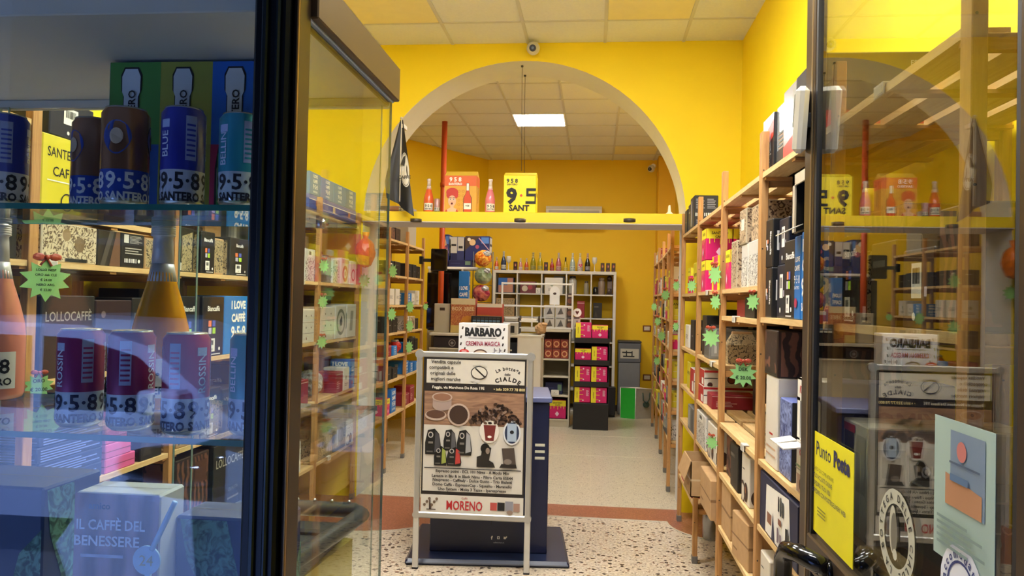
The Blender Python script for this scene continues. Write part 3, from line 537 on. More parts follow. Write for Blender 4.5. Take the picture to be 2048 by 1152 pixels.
shelf_row('shelving_unit', 'pine slatted shelves along the right wall from the door to the arch', 1,
          [(.645, 1.44), (.64, 2.19), (RX, 3.05), (RX, 3.95), (RX+.005, 4.88), (RX+.01, 5.80)], .455,
          [[2.09, 1.54, 1.005, .60, .25], [2.09, 1.54, 1.005, .76, .50], [2.09, 1.66, 1.53, 1.005, .76, .50], [2.09, 1.66, 1.28, 1.005, .76, .50], [2.09, 1.66, 1.28, 1.005, .76, .35]])
shelf_row('shelving_unit', 'pine slatted shelves along the left wall from window to arch', -1,
          [(LX, 1.62), (LX, 2.36), (LX, 3.24), (LX, 4.13), (LX, 5.03), (LX-.02, 5.96)], .48,
          [[2.14, 1.68, 1.28, .885, .46], [1.85, 1.68, 1.28, .885, .46], [2.14, 1.68, 1.28, .885, .46], [2.14, 1.68, 1.28, .885, .46], [2.14, 1.68, 1.28, .885, .46]])
shelf_row('shelving_unit', 'narrow pine shelves along the right wall of the back room', 1,
          [(.64, 6.70), (.68, 7.45), (.715, 8.37), (.745, 9.30), (.765, 10.2)], .33,
          [[2.09, 1.7, 1.45, 1.2, .95, .7, .42]]*4, nsl=3)
shelf_row('shelving_unit', 'pine shelves behind the arch on the left, facing the counter', -1,
          [(-1.85, 6.88), (-1.85, 7.58), (-1.86, 8.35)], .40,
          [[2.13, 1.80, 1.52, 1.26, 1.04, .82, .50]]*2, nsl=3)
# ------------------------------------------------------------------ round goods
def wrap(mb, r, zc, h, s, m, ang=0.0, bold=.02, maxw=None):
    vv, ff, tw = text_geo(s, bold); k = 1.0
    if maxw and tw*h/r > maxw: k = maxw*r/(tw*h)
    mb.add([((r+.0005)*math.sin(ang+q.x*h*k/r), -(r+.0005)*math.cos(ang+q.x*h*k/r), zc+q.y*h) for q in vv], ff, m)
def wrap_v(mb, r, zc, h, s, m, ang=0.0, bold=.02):
    vv, ff, tw = text_geo(s, bold)
    mb.add([((r+.0005)*math.sin(ang-q.y*h/r), -(r+.0005)*math.cos(ang-q.y*h/r), zc+q.x*h) for q in vv], ff, m)
def patch(mb, r, a0, a1, z0, z1, m, n=8, off=.0003):
    V = []
    for k in range(n+1):
        a = a0+(a1-a0)*k/n
        V += [((r+off)*math.sin(a), -(r+off)*math.cos(a), z0), ((r+off)*math.sin(a), -(r+off)*math.cos(a), z1)]
    mb.add(V, [(2*k, 2*k+2, 2*k+3, 2*k+1) for k in range(n)], m, True)
ALU = C('#b9bcc0', .25, .8)
def can(name, loc, col, band, ink, label, rot=0., r=.031, h=.146, word=None, rough=.3, metal=.25, crest=None, group=None, cat='drink can', lying=False):
    t = thing(name, label, cat, loc, rot, group)
    m = M(); body = C(col, rough, metal); bd = C(band, rough, .05)
    m.lathe([(r*.78, 0), (r*.97, .006), (r, .012), (r, h*.365), (r, h*.94), (r*.86, h*.985), (r*.86, h)], body, 28, None, True, [ALU, ALU, bd, body, body, ALU])
    inkm = C(ink, .4)
    for a in (0, 2.1, -2.1):
        wrap(m, r, h*.255, h*.17, '9·5·8', inkm, a, .02, 2.0); wrap(m, r, h*.10, h*.085, 'SANTERO', inkm, a, .04, 1.95)
    if word:
        for a in (-.75, 1.7, 3.7): wrap_v(m, r, h*.62, h*.085, word, C('#c9d2ea', .4), a, .01)
        for a in (.5, 2.6): patch(m, r, a-.25, a+.25, h*.46, h*.9, C('#8f9bc9', .4)); [patch(m, r, a-.2, a+.2, h*(.5+.05*k), h*(.52+.05*k), body, 4, .0006) for k in range(7)]
        for a in (-.75, 1.7): patch(m, r, a-.25, a+.25, h*.78, h*.86, C('#aab6e0', .4), 6)
    if crest:
        for a in (-.55, 1.5, -2.6):
            V = [((r+.0006)*math.sin(a+.62*math.cos(q)*(1-.25*(math.sin(q) < 0)*abs(math.sin(q)))), -(r+.0006)*math.cos(a+.62*math.cos(q)*(1-.25*(math.sin(q) < 0)*abs(math.sin(q)))), h*.68+h*.17*math.sin(q)) for q in [2*PI*k/24 for k in range(24)]]
            m.add(V, [tuple(range(24))], C(crest, .4))
            V = [((r+.0012)*math.sin(a+.28*math.cos(q)), -(r+.0012)*math.cos(a+.28*math.cos(q)), h*.69+h*.08*math.sin(q)) for q in [2*PI*k/16 for k in range(16)]]
            m.add(V, [tuple(range(16))], C('#b9a58f', .4))
    m.build('can_body', t)
    l = M(); l.lathe([(r*.80, h-.003), (r*.80, h-.0015)], ALU, 24); l = l.build('can_lid', t); q = M(); q.box(-.006, .006, -.012, .006, h-.0014, h+.0008, ALU, .0004); q.build('pull_tab', l)
    if lying: t.rotation_euler = (PI/2, 0, rot)
    return t
def liquid(h, rough=.12):
    return C(h, rough, 0, .05)
def bottle(name, loc, col, foil, label, rot=0., H=.32, R=.044, lab='#e6e2da', ink='#1a1a1c', group=None, txt='9·5·8', dark_label=False, cat='bottle'):
    t = thing(name, label, cat, loc, rot, group); s = H/.32; k = R/.044
    m = M(); g = liquid(col); fo = C(foil, .35, .15)
    prof = [(.030*k, 0), (.041*k, .004*s), (.044*k, .012*s), (.044*k, .115*s), (.0415*k, .140*s), (.033*k, .177*s), (.0235*k, .212*s), (.0165*k, .250*s)]
    m.lathe(prof, g, 26); m.build('bottle_glass', t)
    f = M(); f.lathe([(.0168*k, .246*s), (.0152*k, .285*s), (.0145*k, .296*s), (.0178*k, .300*s), (.0178*k, .312*s), (.013*k, .320*s)], fo, 20)
    for q in range(5): f.lathe([(.0172*k, (.298+.004*q)*s), (.0186*k, (.3+.004*q)*s), (.0172*k, (.302+.004*q)*s)], fo, 20)
    f.lathe([(.0222*k, .2195*s), (.0195*k, .234*s), (.0172*k, .25*s)], fo, 24); f.build('neck_foil', t)
    l = M()
    for a in (0,):
        patch(l, .0442*k, a-.95, a+.95, .022*s, .088*s, C(lab, .5), 10)
        wrap(l, .0446*k, .062*s, .026*s, txt, C(ink, .5), a, .02, 1.7); wrap(l, .0446*k, .035*s, .013*s, 'SANTERO', C(ink, .5), a, .03, 1.6)
    l.build('paper_label', t); return t

def arc_text(mb, frame, cu, cv, rad, s, ht, m, a_mid=PI/2, inside=False, bold=.03, spread=1.0):
    """letters set round a circle; rad and ht in metres"""
    o, U, V, N, w, h = frame; c = o+U*(cu*w)+V*(cv*h)+N*.0014
    ws = [(text_geo(ch, bold)[2] if ch != ' ' else .45)*ht+.22*ht for ch in s]; tot = sum(ws)*spread/rad; a = a_mid+(tot/2 if not inside else -tot/2)
    for ch, wd in zip(s, ws):
        st = wd*spread/rad; am = a-st/2 if not inside else a+st/2; a = a-st if not inside else a+st
        if ch == ' ': continue
        vv, ff, tw = text_geo(ch, bold)
        er = U*math.cos(am)+V*math.sin(am); et = (U*math.sin(am)-V*math.cos(am)) if not inside else -(U*math.sin(am)-V*math.cos(am))
        up = er if not inside else -er
        # keep the base line whatever the letter's own height
        mb.add([c+er*rad+et*(q.x*ht)+up*(q.y*ht) for q in vv], ff, m)

# ------------------------------------------------------------------ shop front: display window on the left
ALD = C('#101416', .32, .5, .1); BRZ = C('#3d3024', .35, .5); FASC = C('#5d4a33', .45, .3); SOFF = C('#bdb8ac', .75, 0, .04)
m = M()
m.box(-.445, -.398, .955, 1.01, -.1, 2.75, ALD, .004); m.box(-.432, -.424, .949, .957, -.1, 2.75, C('#2b3436', .25, .6), .002); m.box(-.414, -.408, .949, .957, -.1, 2.75, C('#2b3436', .25, .6), .002)
m.box(-.398, -.389, .970, 1.01, -.1, 2.75, BRZ, .002); m.box(-.392, -.389, .966, .972, -.1, 2.75, C('#8a6a40', .3, .6), .001)
m.box(-2.3, -.445, .955, 1.01, .70, .78, ALD, .004); m.box(-2.3, -.445, .955, 1.01, 2.45, 2.75, ALD, .004)
fr = struct(m, 'window_1')
m = M(); m.box(-2.3, -.445, .984, .990, .78, 2.45, GLASS); m.build('window_pane', fr)
m = M(); m.box(-2.3, -.393, .995, 1.452, 1.963, 2.02, SOFF, .002); m.box(-2.3, -.398, 1.437, 1.452, 1.944, 1.963, SOFF, .002)
m.box(-.393, -.379, 1.01, 1.452, 1.958, 2.022, FASC, .002); m.box(-.402, -.390, 1.01, 1.45, 1.955, 1.963, C('#b9c6e6', .4), .001); m.box(-.402, -.397, 1.03, 1.44, 1.948, 1.955, INK)  # pale blue strip: bluish reflection under the fascia, put into the colour
struct(m, 'trim_6')
m = M()
for (y0, y1, x0, x1) in ((1.01, 1.442, -.3955, -.3915),):
    m.box(x0, x1, y0, y1, .5, 1.958, GLASS)
    m.box(x0-.0002, x1+.0002, y1-.0006, y1+.0002, .5, 1.958, C('#6f8a80', .2))
w2 = struct(m, 'window_2')
m = M()
for (x0, x1, y) in ((-2.0, -1.165, 1.420), (-1.19, -.767, 1.428), (-.80, -.405, 1.420)):
    m.box(x0, x1, y, y+.005, 1.03, 1.944, GLASS); m.box(x1-.001, x1+.0004, y-.0002, y+.0052, 1.03, 1.944, C('#7f9a92', .2)); m.box(x0-.0004, x0+.001, y-.0002, y+.0052, 1.03, 1.944, C('#7f9a92', .2))
struct(m, 'window_3')
m = M(); m.box(-2.3, -.395, 1.02, 1.46, .95, 1.02, C('#8f959c', .5), .003); m.box(-2.3, -.395, 1.02, 1.04, 0, .95, C('#3b3f44', .5)); struct(m, 'trim_7')
def glass_shelf(z, y0, y1, label):
    t = thing('glass_shelf', label, 'glass shelf', (-1.2, y0, z), 0, 'glass shelves in the display window')
    m = M(); m.box(-1.0, .80, 0, y1-y0, -.008, 0, GLASS); m.build('shelf_pane', t)
    m = M(); m.box(-1.0, .80, -.0012, .0002, -.0082, .0002, GEDGE); m.box(-1.0, .80, y1-y0-.0002, y1-y0+.0012, -.0082, .0002, GEDGE); m.build('glass_edge', t)
    b = M()
    for x in (-.9, .0, .78): b.cyl((x, (y1-y0)/2, -.02), (x, (y1-y0)/2, -.008), .008, ALU, 10)
    b.build('shelf_bracket', t)
glass_shelf(1.706, 1.035, 1.27, 'upper glass shelf of the display window, carrying blue and copper cans')
glass_shelf(1.378, 1.035, 1.42, 'lower glass shelf of the display window, carrying purple cans and bottles')
ZT = 1.7065; ZB = 1.3785
def px(x, y, Y): return S(x, y, Y=Y)
can('drink_can', (px(8, 320, 1.10).x, 1.10, ZT), '#2a3aa6', '#c9ccd6', '#15172a', 'blue drink can at the left edge of the upper glass shelf', .25, .0335, .142, 'BLUE', group='cans in the display window')
can('drink_can', (px(182, 320, 1.14).x, 1.145, ZT), '#9a7058', '#22409e', '#c9ccd6', 'copper drink can partly behind another copper can', .1, .031, .146, None, .25, .55, '#1f3a8e', group='cans in the display window')
can('drink_can', (px(250, 320, 1.09).x, 1.09, ZT), '#94674b', '#22409e', '#c9ccd6', 'foremost copper drink can beside the blue can', .75, .0335, .148, None, .22, .6, '#1f3a8e', group='cans in the display window')
can('drink_can', (px(366, 320, 1.09).x, 1.09, ZT), '#2c35a0', '#b9bccb', '#15172a', 'blue drink can in front of the bottle print carton', .35, .031, .148, 'BLUE', group='cans in the display window')
can('drink_can', (px(482, 320, 1.08).x, 1.08, ZT), '#2b8fa6', '#b9c3cb', '#15172a', 'teal drink can next to the dark window post', .3, .031, .136, 'BELLINI', group='cans in the display window')
for i, (pc, Y, c1, lb, w_) in enumerate([(160, 1.10, '#8a2a6c', 'purple drink can at the left end of the lower glass shelf', 'ROSSINI'), (262, 1.09, '#7f2460', 'purple drink can second from the left on the lower glass shelf', 'ROSSINI'),
                                      (372, 1.07, '#9a1f54', 'dark red drink can in front of the orange bottle', 'ROSSINI'), (505, 1.09, '#1f8ea0', 'teal drink can on the lower glass shelf beside the post', 'BELLINI')]):
    can('drink_can', (px(pc, 770, Y).x, Y, ZB), c1, '#aebfdc', '#1a2350', lb, [.4, -.2, -.5, .2][i], .0325, .146, w_, group='cans in the display window')
bottle('sparkling_wine_bottle', (px(322, 640, 1.30).x, 1.30, ZB), '#d08a12', '#b5b3b4', 'orange sparkling bottle with white neck on the lower glass shelf', .2, .325, .049, group='bottles in the display window')
bottle('sparkling_wine_bottle', (px(-8, 640, 1.33).x, 1.33, ZB), '#dc8a78', '#d6d2d0', 'coral pink bottle at the left edge of the display window', .45, .325, .049, group='bottles in the display window')
# carton with bottle silhouettes behind the cans
def bottles_print(mb, dx, dy, H):
    fr_ = face_frame('F', dx, dy, H); cols = ['#4a8a34', '#9a9a34', '#1560c0', '#2050a0', '#8a8a30', '#a02050', '#2a6a30', '#1560c0']
    for i in range(3):
        decor(mb, fr_, [('r', i/3, .46, (i+1)/3, 1, C(cols[i])), ('r', i/3, 0, (i+1)/3, .46, C(cols[3+i]))])
    for i in range(3):
        c = (i+.5)/3-.02; o = []
        half = [(.040, .95), (.060, .90), (.058, .80), (.046, .77), (.046, .66), (.085, .42), (.10, .30), (.10, .0)]
        for k, mat_, gr in ((0, INK, 1.14), (1, C('#c9ced2') if True else WHT, 1.0)):
            pts = [(c-a*gr, b+(.012 if gr > 1 else 0)) for a, b in half[::-1]]+[(c+a*gr, b+(.012 if gr > 1 else 0)) for a, b in half]
            top = [p for p in pts]
            decor(mb, fr_, [('r', 0, 0, 0, 0, mat_)]*(2+k)+[('p', top, mat_)])
        decor(mb, fr_, [('r', 0, 0, 0, 0, WHT)]*4+[('p', [(c-.096, .40), (c+.096, .40), (c+.10, 0), (c-.10, 0)], C(['#2050a0', '#a0307a', '#2a7a34'][i])), ('p', [(c-.088, .42), (c+.088, .42), (c+.046, .58), (c-.046, .58)], C(['#2050a0', '#a0307a', '#2a7a34'][i])), ('t', c+.01, .66, .05, 'SANTERO', INK, .3, .02, 1), ('r', c-.07, .04, c+.07, .26, WHT), ('t', c, .18, .09, '958', INK, .13)])
KINDS['bottle_print'] = ('gift_carton', C('#2f6aa8', .5), [], [('r', 0, 0, 1, 1, C('#2f6aa8'))], 'x')
xa, xb = px(228, 142, 1.2).x, px(536, 152, 1.2).x
carton('bottle_print', xa, xb, 1.19, 1.26, ZT, .252, 'c', label='gift carton printed with white bottle outlines behind the cans on the upper glass shelf', extra=bottles_print)
# bottom of the window
def benessere(mb, dx, dy, H):
    f = face_frame('F', dx, dy, H)
    decor(mb, f, [('r', .0, .0, 1, 1, two_tone('printed_wood_cup', '#5a3a30', '#9a7a80', 'wave', 7, .5, .4, .6, (1, 1, .4), 6)), ('t', .30, .925, .04, 'amico', C('#2a3550'), .5, .03), ('t', .44, .825, .06, 'IL CAFFÈ DEL', C('#d6dcf0'), .8, .02), ('t', .40, .725, .06, 'BENESSERE', C('#d6dcf0'), .8, .02), ('l', .10, .63, .7, .67, 1, C('#aab0d0')), ('l', .28, .3, .7, .42, 2, C('#aab0d0'))])
KINDS['benessere'] = ('coffee_carton', C('#b9bcc9', .5), [], [], 'x')
a, b = px(150, 985, 1.10), px(318, 985, 1.10)
carton('benessere', a.x, b.x, 1.10, 1.175, 1.0205, .258, 'c', label='brown carton reading IL CAFFÈ DEL BENESSERE at the bottom of the window', extra=benessere, twist=.03)
def teal_side(mb, dx, dy, H):
    for f in 'FLR': decor(mb, face_frame(f, dx, dy, H), [('p', [(.05, .98), (.5, .98), (.62, .6), (.5, .1), (.3, .45), (.12, .7)], TEALP), ('p', [(.7, .3), (1, .2), (1, .75), (.8, .6)], TEALP), ('p', [(0, .0), (.25, .0), (.1, .3), (0, .3)], TEALP)])
KINDS['teal'] = ('coffee_carton', C('#23386b', .5), [], [], 'x')
a = px(112, 960, 1.14)
carton('teal', a.x-.19, a.x-.005, 1.12, 1.26, 1.0205, .255, 'c', label='blue carton with teal foliage print left of the brown carton', extra=teal_side)
a = px(330, 1010, 1.14)
carton('teal', a.x+.012, a.x+.18, 1.15, 1.24, 1.0205, .215, 'c', label='blue carton with teal foliage print right of the brown carton', extra=teal_side)
# pale reflection in the pane, built as a solid disc on a stick
t = thing('disc_reflection', 'pale blue disc on a stick, a reflection built solid before the brown carton', 'sign', (px(300, 1100, 1.07).x, 1.075, 1.0205))
m = M(); q = C('#9fc3ea', .5); c0 = px(291, 1122, 1.07); c1 = px(348, 1005, 1.07); ox = Vector((t.location.x, 1.075, 1.0205))
mxl = Matrix.Rotation(PI/2, 4, 'X'); mxl.translation = c0-ox+Vector((0, .005, 0)); m.prism(ell(0, 0, .021, .021, 28), 0, .003, q, mxl); m.build('disc', t)
m = M(); d = (c1-c0); pth = [c0-ox+d*.18, c0-ox+d*.6, c1-ox]; m.tube([p+Vector((0, .003, 0)) for p in pth], .0042, q, 8)
m.box(c0.x-ox.x-.004, c0.x-ox.x+.004, .0, .006, 0, c0.z-ox.z-.019, q); m.build('stick', t)
m = M(); decor(m, (c0-ox+Vector((-.02, .0018, -.02)), Vector((1, 0, 0)), Vector((0, 0, 1)), Vector((0, -1, 0)), .04, .04), [('t', .5, .5, .4, '24', C('#a39a5a'), .7)]); m.build('number', t)

# ------------------------------------------------------------------ glass door on the right
DX = .597
m = M(); DBZ = C('#4a3d30', .3, .5)
for (y0, y1) in ((2.165, 2.262), (1.04, 1.146)):
    m.box(DX-.012, DX+.018, y0, y1, .06, 2.62, DBZ, .004)
    m.box(DX-.015, DX-.011, y0+.02, y0+.03, .06, 2.62, C('#8f7a58', .3, .5), .001)
m.box(DX-.010, DX+.010, 2.150, 2.166, .5, 2.5, INK); m.box(DX-.010, DX+.010, 1.146, 1.156, .5, 2.5, INK)
m.box(DX-.018, DX+.018, 1.172, 2.165, .885, .978, DBZ, .004); m.box(DX-.018, DX+.018, 1.172, 2.165, .06, .2, DBZ, .004); m.box(DX-.018, DX+.018, 1.172, 2.165, 2.5, 2.62, DBZ, .004)
door = struct(m, 'door_1')
m = M(); m.box(DX-.003, DX+.003, 1.172, 2.165, .978, 2.5, DOORGLASS); m.box(DX-.003, DX+.003, 1.172, 2.165, .2, .885, DOORGLASS); m.build('glass_pane', door)
m = M(); bk = C('#0c0c0e', .12)
m.tube([(DX-.016, 1.955, .945), (DX-.055, 1.955, .965), (DX-.085, 1.985, .975), (DX-.098, 2.04, .965), (DX-.10, 2.07, .935), (DX-.10, 2.075, .88), (DX-.098, 2.07, .62), (DX-.085, 2.0, .56), (DX-.05, 1.955, .56), (DX-.016, 1.955, .57)], .023, bk, 14)
m.tube([(DX-.016, 1.955, .945), (DX-.03, 1.955, .945)], .028, bk, 14); m.tube([(DX-.016, 1.955, .57), (DX-.03, 1.955, .57)], .028, bk, 14)
h = m.build('door_handle', door); h['label'] = 'glossy black loop handle'
SF = lambda y0, y1, z0, z1: (Vector((DX-.0042, y1, z0)), Vector((0, -1, 0)), Vector((0, 0, 1)), Vector((-1, 0, 0)), y1-y0, z1-z0)
m = M(); f = SF(1.835, 2.16, .990, 1.252); ST = C('#e3d916', .5); DKB = C('#1c2050', .5)
m.box(DX-.0042, DX-.0032, 1.835, 2.16, .990, 1.252, ST)
decor(m, f, [('t', .285, .845, .15, 'Punto', DKB, .47, .0), ('t', .74, .845, .15, 'Poste', DKB, .49, .045), ('t', .30, .635, .038, 'CHIEDI QUI COME RITIRARE', C('#5a5630'), .56), ('t', .28, .565, .045, 'I TUOI ACQUISTI ONLINE', DKB, .5, .01), ('t', .28, .495, .045, 'SPEDIRE I TUOI RESI', DKB, .5, .01),
             ('t', .45, .42, .045, 'E SPEDIRE CON POSTE DELIVERY WEB', DKB, .84, .015), ('l', .18, .2, .5, .3, 3, C('#8a852e'))])
s = m.build('sticker', door); s['label'] = 'yellow PuntoPoste sticker'
m = M(); f = (Vector((DX-.0042, 1.675, 1.05)), Vector((0, -1, 0)), Vector((0, 0, 1)), Vector((-1, 0, 0)), .18, .18); RG = C('#b9b8a4', .5); RI = C('#2c2c26', .5)
decor(m, f, [('o', .5, .5, .5, .34, RG), ('p', ell(.42, .55, .10, .26), C('#b9b8a4')), ('p', ell(.46, .52, .09, .22), C('#6d6a5c')), ('d', .5, .3, .06, RG)])
arc_text(m, f, .5, .5, .0755, 'LA BOTTEGA DELLE CIALDE', .015, RI, PI/2, False, .02, 1.38)
s = m.build('sticker', door); s['label'] = 'cream ring sticker reading LA BOTTEGA DELLE CIALDE'
m = M(); f = SF(1.215, 1.42, 1.165, 1.40); m.box(DX-.0040, DX-.0032, 1.215, 1.42, 1.165, 1.40, C('#9fb5a9', .6))
decor(m, f, [('r', .3, .40, .86, .93, C('#74879a')), ('p', [(.22, .40), (.82, .40), (.82, .56), (.22, .62)], C('#b3805a')), ('d', .5, .8, .07, C('#c2736a')), ('r', .3, .7, .8, .715, C('#4a5a70')), ('r', .32, .58, .62, .63, C('#55708f')), ('l', .1, .1, .9, .33, 5, C('#7a8f88'))])
s = m.build('poster', door); s['label'] = 'pale green paper poster'
m = M(); f = (Vector((DX-.0046, 1.39, 1.055)), Vector((0, -1, 0)), Vector((0, 0, 1)), Vector((-1, 0, 0)), .15, .15)
decor(m, f, [('d', .5, .5, .5, C('#dcdfe4')), ('o', .5, .5, .33, .30, C('#26346e')), ('d', .5, .45, .2, C('#b9c0cc'))])
arc_text(m, f, .5, .5, .058, 'accomodatevi', .015, C('#26346e'), PI/2, False, .02, 1.2)
s = m.build('sticker', door); s['label'] = 'round white sticker with blue writing'
m = M(); g = C('#cbc8ba', .5)
mm = Matrix.Translation((DX-.036, 2.215, 2.10)) @ Matrix.Rotation(.22, 4, 'X') @ Matrix.Rotation(-.25, 4, 'Z')
m.box(-.018, .018, -.055, .055, -.09, .09, g, .012, mm); m.box(-.021, -.017, -.035, .035, -.02, .07, C('#a7a598', .5), .003, mm); m.box(.0, .04, -.01, .01, -.02, .02, INK, .002, mm)
s = m.build('motion_sensor', door); s['label'] = 'tilted grey plastic sensor'
# wall and lintel that carry the door
m = M(); m.box(.66, 1.6, .9, 1.3, -.1, 3.6, C('#6d665c', .8)); struct(m, 'wall_front_right')
m = M(); m.box(-2.6, 1.6, .92, 1.0, 2.75, 3.6, C('#6d665c', .8)); m.box(-2.6, -2.28, .9, 1.6, -.1, 3.6, C('#6d665c', .8)); struct(m, 'wall_front')
# ------------------------------------------------------------------ goods on the right shelves
# named by shelf board: where = (row, board)
RR = 'right shelves'
def R(kind, x0, x1, y0, y1, z, h, f='c', b='', **k): return carton(kind, x0, x1, y0, y1, z+.0005, h, f, (RR, b), **k)
T = 'top board'
R('silver_red', .66, 1.03, 2.60, 2.84, 2.09, .255, 'r', T); R('silver', .67, .95, 2.845, 2.985, 2.09, .235, 'r', T)
R('red_black', .66, .95, 2.99, 3.02+.15, 2.09, .225, 'r', T)
def esp(mb, dx, dy, H): decor(mb, face_frame('F', dx, dy, H), [('r', 0, .0, 1, .28, C('#b8261f', .4)), ('t', .72, .86, .06, 'ESPRESSO', C('#b0aca4'), .5, .02), ('d', .1, .36, .03, C('#b59a2c'))])
KINDS['esp_black'] = ('machine_carton', C('#222125', .5), [], [], 'wide black carton with red base strip')
R('esp_black', .64, 1.05, 2.33, 2.59, 2.09, .235, 'c', T, extra=esp)
R('black_print', .645, .80, 5.2, 5.4, 2.09, .215, 'c', T); R('black_label', .65, .80, 5.42, 5.56, 2.09, .19, 'c', T)
R('dark', .645, .80, 5.58, 5.72, 2.09, .17, 'c', T)
# bay next to the door, board at 1.54
B = 'second board'
R('biancaffe_turned', .645, .80, 2.92, 3.02, 1.54, .185, 'r', B); R('biancaffe_turned', .645, .80, 2.93, 3.02, 1.7255, .18, 'r', B, twist=.06)
R('black_label', .66, .81, 2.76, 2.90, 1.54, .19, 'r', B); R('black_label', .665, .81, 2.765, 2.90, 1.7305, .165, 'r', B)
R('biancaffe', .65, .80, 2.60, 2.75, 1.54, .265, 'r', B)
R('love', .642, .80, 2.36, 2.50, 1.54, .275, 'c', B); R('blue_slim', .642, .80, 2.51, 2.585, 1.54, .268, 'r', B)
# opened carton lying on top of the two blue ones
t = thing('opened_carton', 'opened black coffee carton with torn front on the blue cartons', 'box', (.73, 2.55, 1.8185)); m = M(); k = C('#1d1d1f', .5); ki = C('#b9ad98', .7)
m.box(-.085, .085, -.09, .09, 0, .006, k); m.box(-.085, .085, .084, .09, 0, .20, k); m.box(.079, .085, -.09, .09, 0, .20, k); m.box(-.085, .085, -.09, -.084, 0, .20, k); m.box(-.085, .085, -.09, .09, .195, .20, k)
m.box(-.085, -.079, -.09, .09, .16, .20, ki); m.box(-.085, -.079, -.09, -.07, 0, .2, k); m.box(-.085, -.079, .06, .09, 0, .2, ki); m.box(-.05, .06, -.06, .07, .006, .11, C('#8d836a', .7))
decor(m, (Vector((-.085, -.09, 0)), Vector((1, 0, 0)), Vector((0, 0, 1)), Vector((0, -1, 0)), .17, .2), [('t', .55, .5, .14, 'Biancaffè', WINK, .8, .02, -1)]); m.build('carton_body', t)
m = M(); m.add([(-.088, -.06, .02), (-.088, .03, .02), (-.15, .03, -.01), (-.15, -.06, -.01), (-.088, -.06, .023), (-.088, .03, .023), (-.15, .03, -.007), (-.15, -.06, -.007)], [(0, 1, 2, 3), (7, 6, 5, 4), (0, 3, 7, 4), (1, 5, 6, 2), (2, 6, 7, 3)], ki); m.build('torn_flap', t)
# board at 1.005 in the bay by the door
B = 'middle board'
R('white_red', .645, .78, 2.80, 2.98, 1.005, .325, 'r', B); R('blue_city', .652, .80, 2.63, 2.79, 1.005, .262, 'r', B)
R('swirl', .642, 1.06, 2.80, 3.0, 1.331, .165, 'c', 'middle board')
R('kimbo', .64, .80, 2.36, 2.52, 1.005, .165, 'r', B)
t = thing('opened_carton', 'opened white KIMBO carton with its lid flap folded out', 'box', (.72, 2.44, 1.1715)); m = M(); k = C('#e0dcd2', .5)
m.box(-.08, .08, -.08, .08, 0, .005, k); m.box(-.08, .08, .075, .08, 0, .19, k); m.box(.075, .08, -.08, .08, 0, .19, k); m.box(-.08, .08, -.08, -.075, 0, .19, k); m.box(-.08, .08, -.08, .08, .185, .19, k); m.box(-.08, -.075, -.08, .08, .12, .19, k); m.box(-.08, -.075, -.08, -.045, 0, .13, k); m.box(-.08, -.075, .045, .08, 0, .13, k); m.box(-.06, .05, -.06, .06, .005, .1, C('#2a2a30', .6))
decor(m, (Vector((-.08, .08, 0)), Vector((0, -1, 0)), Vector((0, 0, 1)), Vector((-1, 0, 0)), .16, .19), [('t', .5, .82, .12, 'KIMBO', RED, .6, .03)]); decor(m, (Vector((-.08, -.08, 0)), Vector((1, 0, 0)), Vector((0, 0, 1)), Vector((0, -1, 0)), .16, .19), [('d', .4, .4, .08, C('#d8b23a'))]); m.build('carton_body', t)
m = M(); m.box(-.15, -.086, -.045, .045, .0, .004, k, 0, Matrix.Rotation(-.12, 4, 'Y')); m.build('lid_flap', t); m = M(); m.box(-.15, -.086, .05, .13, .012, .016, k, 0, Matrix.Rotation(-.2, 4, 'Y')); m.build('lid_flap', t)
R('navy_card', .635, .83, 2.47, 3.01, .76, .208, 'r', 'fourth board')
R('cup_box', .64, .80, 2.86, 3.01, .50, .17, 'r', 'fifth board'); R('cup_box', .64, .80, 2.52, 2.68, .50, .12, 'r', 'fifth board'); R('kraft', .82, 1.0, 2.6, 2.95, .50, .16, 'c', 'fifth board')
# second bay
B = 'second board'
R('brown_twig', .645, .78, 3.42, 3.57, 1.8505, .155, 'r', B); R('grey_leaf', .645, .775, 3.16, 3.36, 1.66, .19, 'c', B); R('grey_leaf', .65, .78, 3.40, 3.54, 1.66, .19, 'c', B); R('brown_twig', .64, .74, 3.60, 3.74, 1.66, .22, 'c', B)
R('pink', .64, .78, 3.77, 3.90, 1.66, .19, 'c', B)
R('brown_twig', .66, 1.0, 3.12, 3.38, 1.8505, .15, 'c', B)
R('dark', .66, .8, 3.3, 3.5, 1.53, .09, 'c', 'narrow third board'); R('red', .68, .82, 3.6, 3.8, 1.53, .08, 'c', 'narrow third board')
B = 'middle board'
R('kraft_leaf', .70, .92, 3.12, 3.34, 1.005, .17, 'c', B); R('grey', .80, 1.04, 3.42, 3.62, 1.005, .18, 'c', B)
B = 'fourth board'
R('dark', .64, .80, 3.49, 3.67, .76, .20, 'r', B); R('cup_box', .64, .80, 3.24, 3.40, .76, .2, 'r', B); R('swirl', .66, .9, 3.72, 3.9, .76, .2, 'c', B)
B = 'fifth board'
R('kraft', .63, .82, 3.25, 3.50, .50, .19, 'r', B, twist=.08); R('kraft', .64, .72, 3.66, 3.9, .50, .22, 'c', B)
# third bay
B = 'second board'
for i, z in enumerate((1.66, 1.8455)):
    R('pink', .645, .795, 4.62, 4.80, z, .185, 'c', B); R('pink', .80, .95, 4.62, 4.80, z, .185, 'c', B)
R('pink_turned', .65, .78, 4.22, 4.4, 1.66, .19, 'c', B); R('grey_leaf', .66, .78, 4.02, 4.18, 1.66, .18, 'c', B)
B = 'middle board'
R('grey', .645, .78, 4.42, 4.62, 1.28, .17, 'c', 'third board'); R('grey', .785, .92, 4.42, 4.62, 1.28, .165, 'c', 'third board')
R('dark', .66, .9, 4.65, 4.83, 1.28, .24, 'c', 'third board')
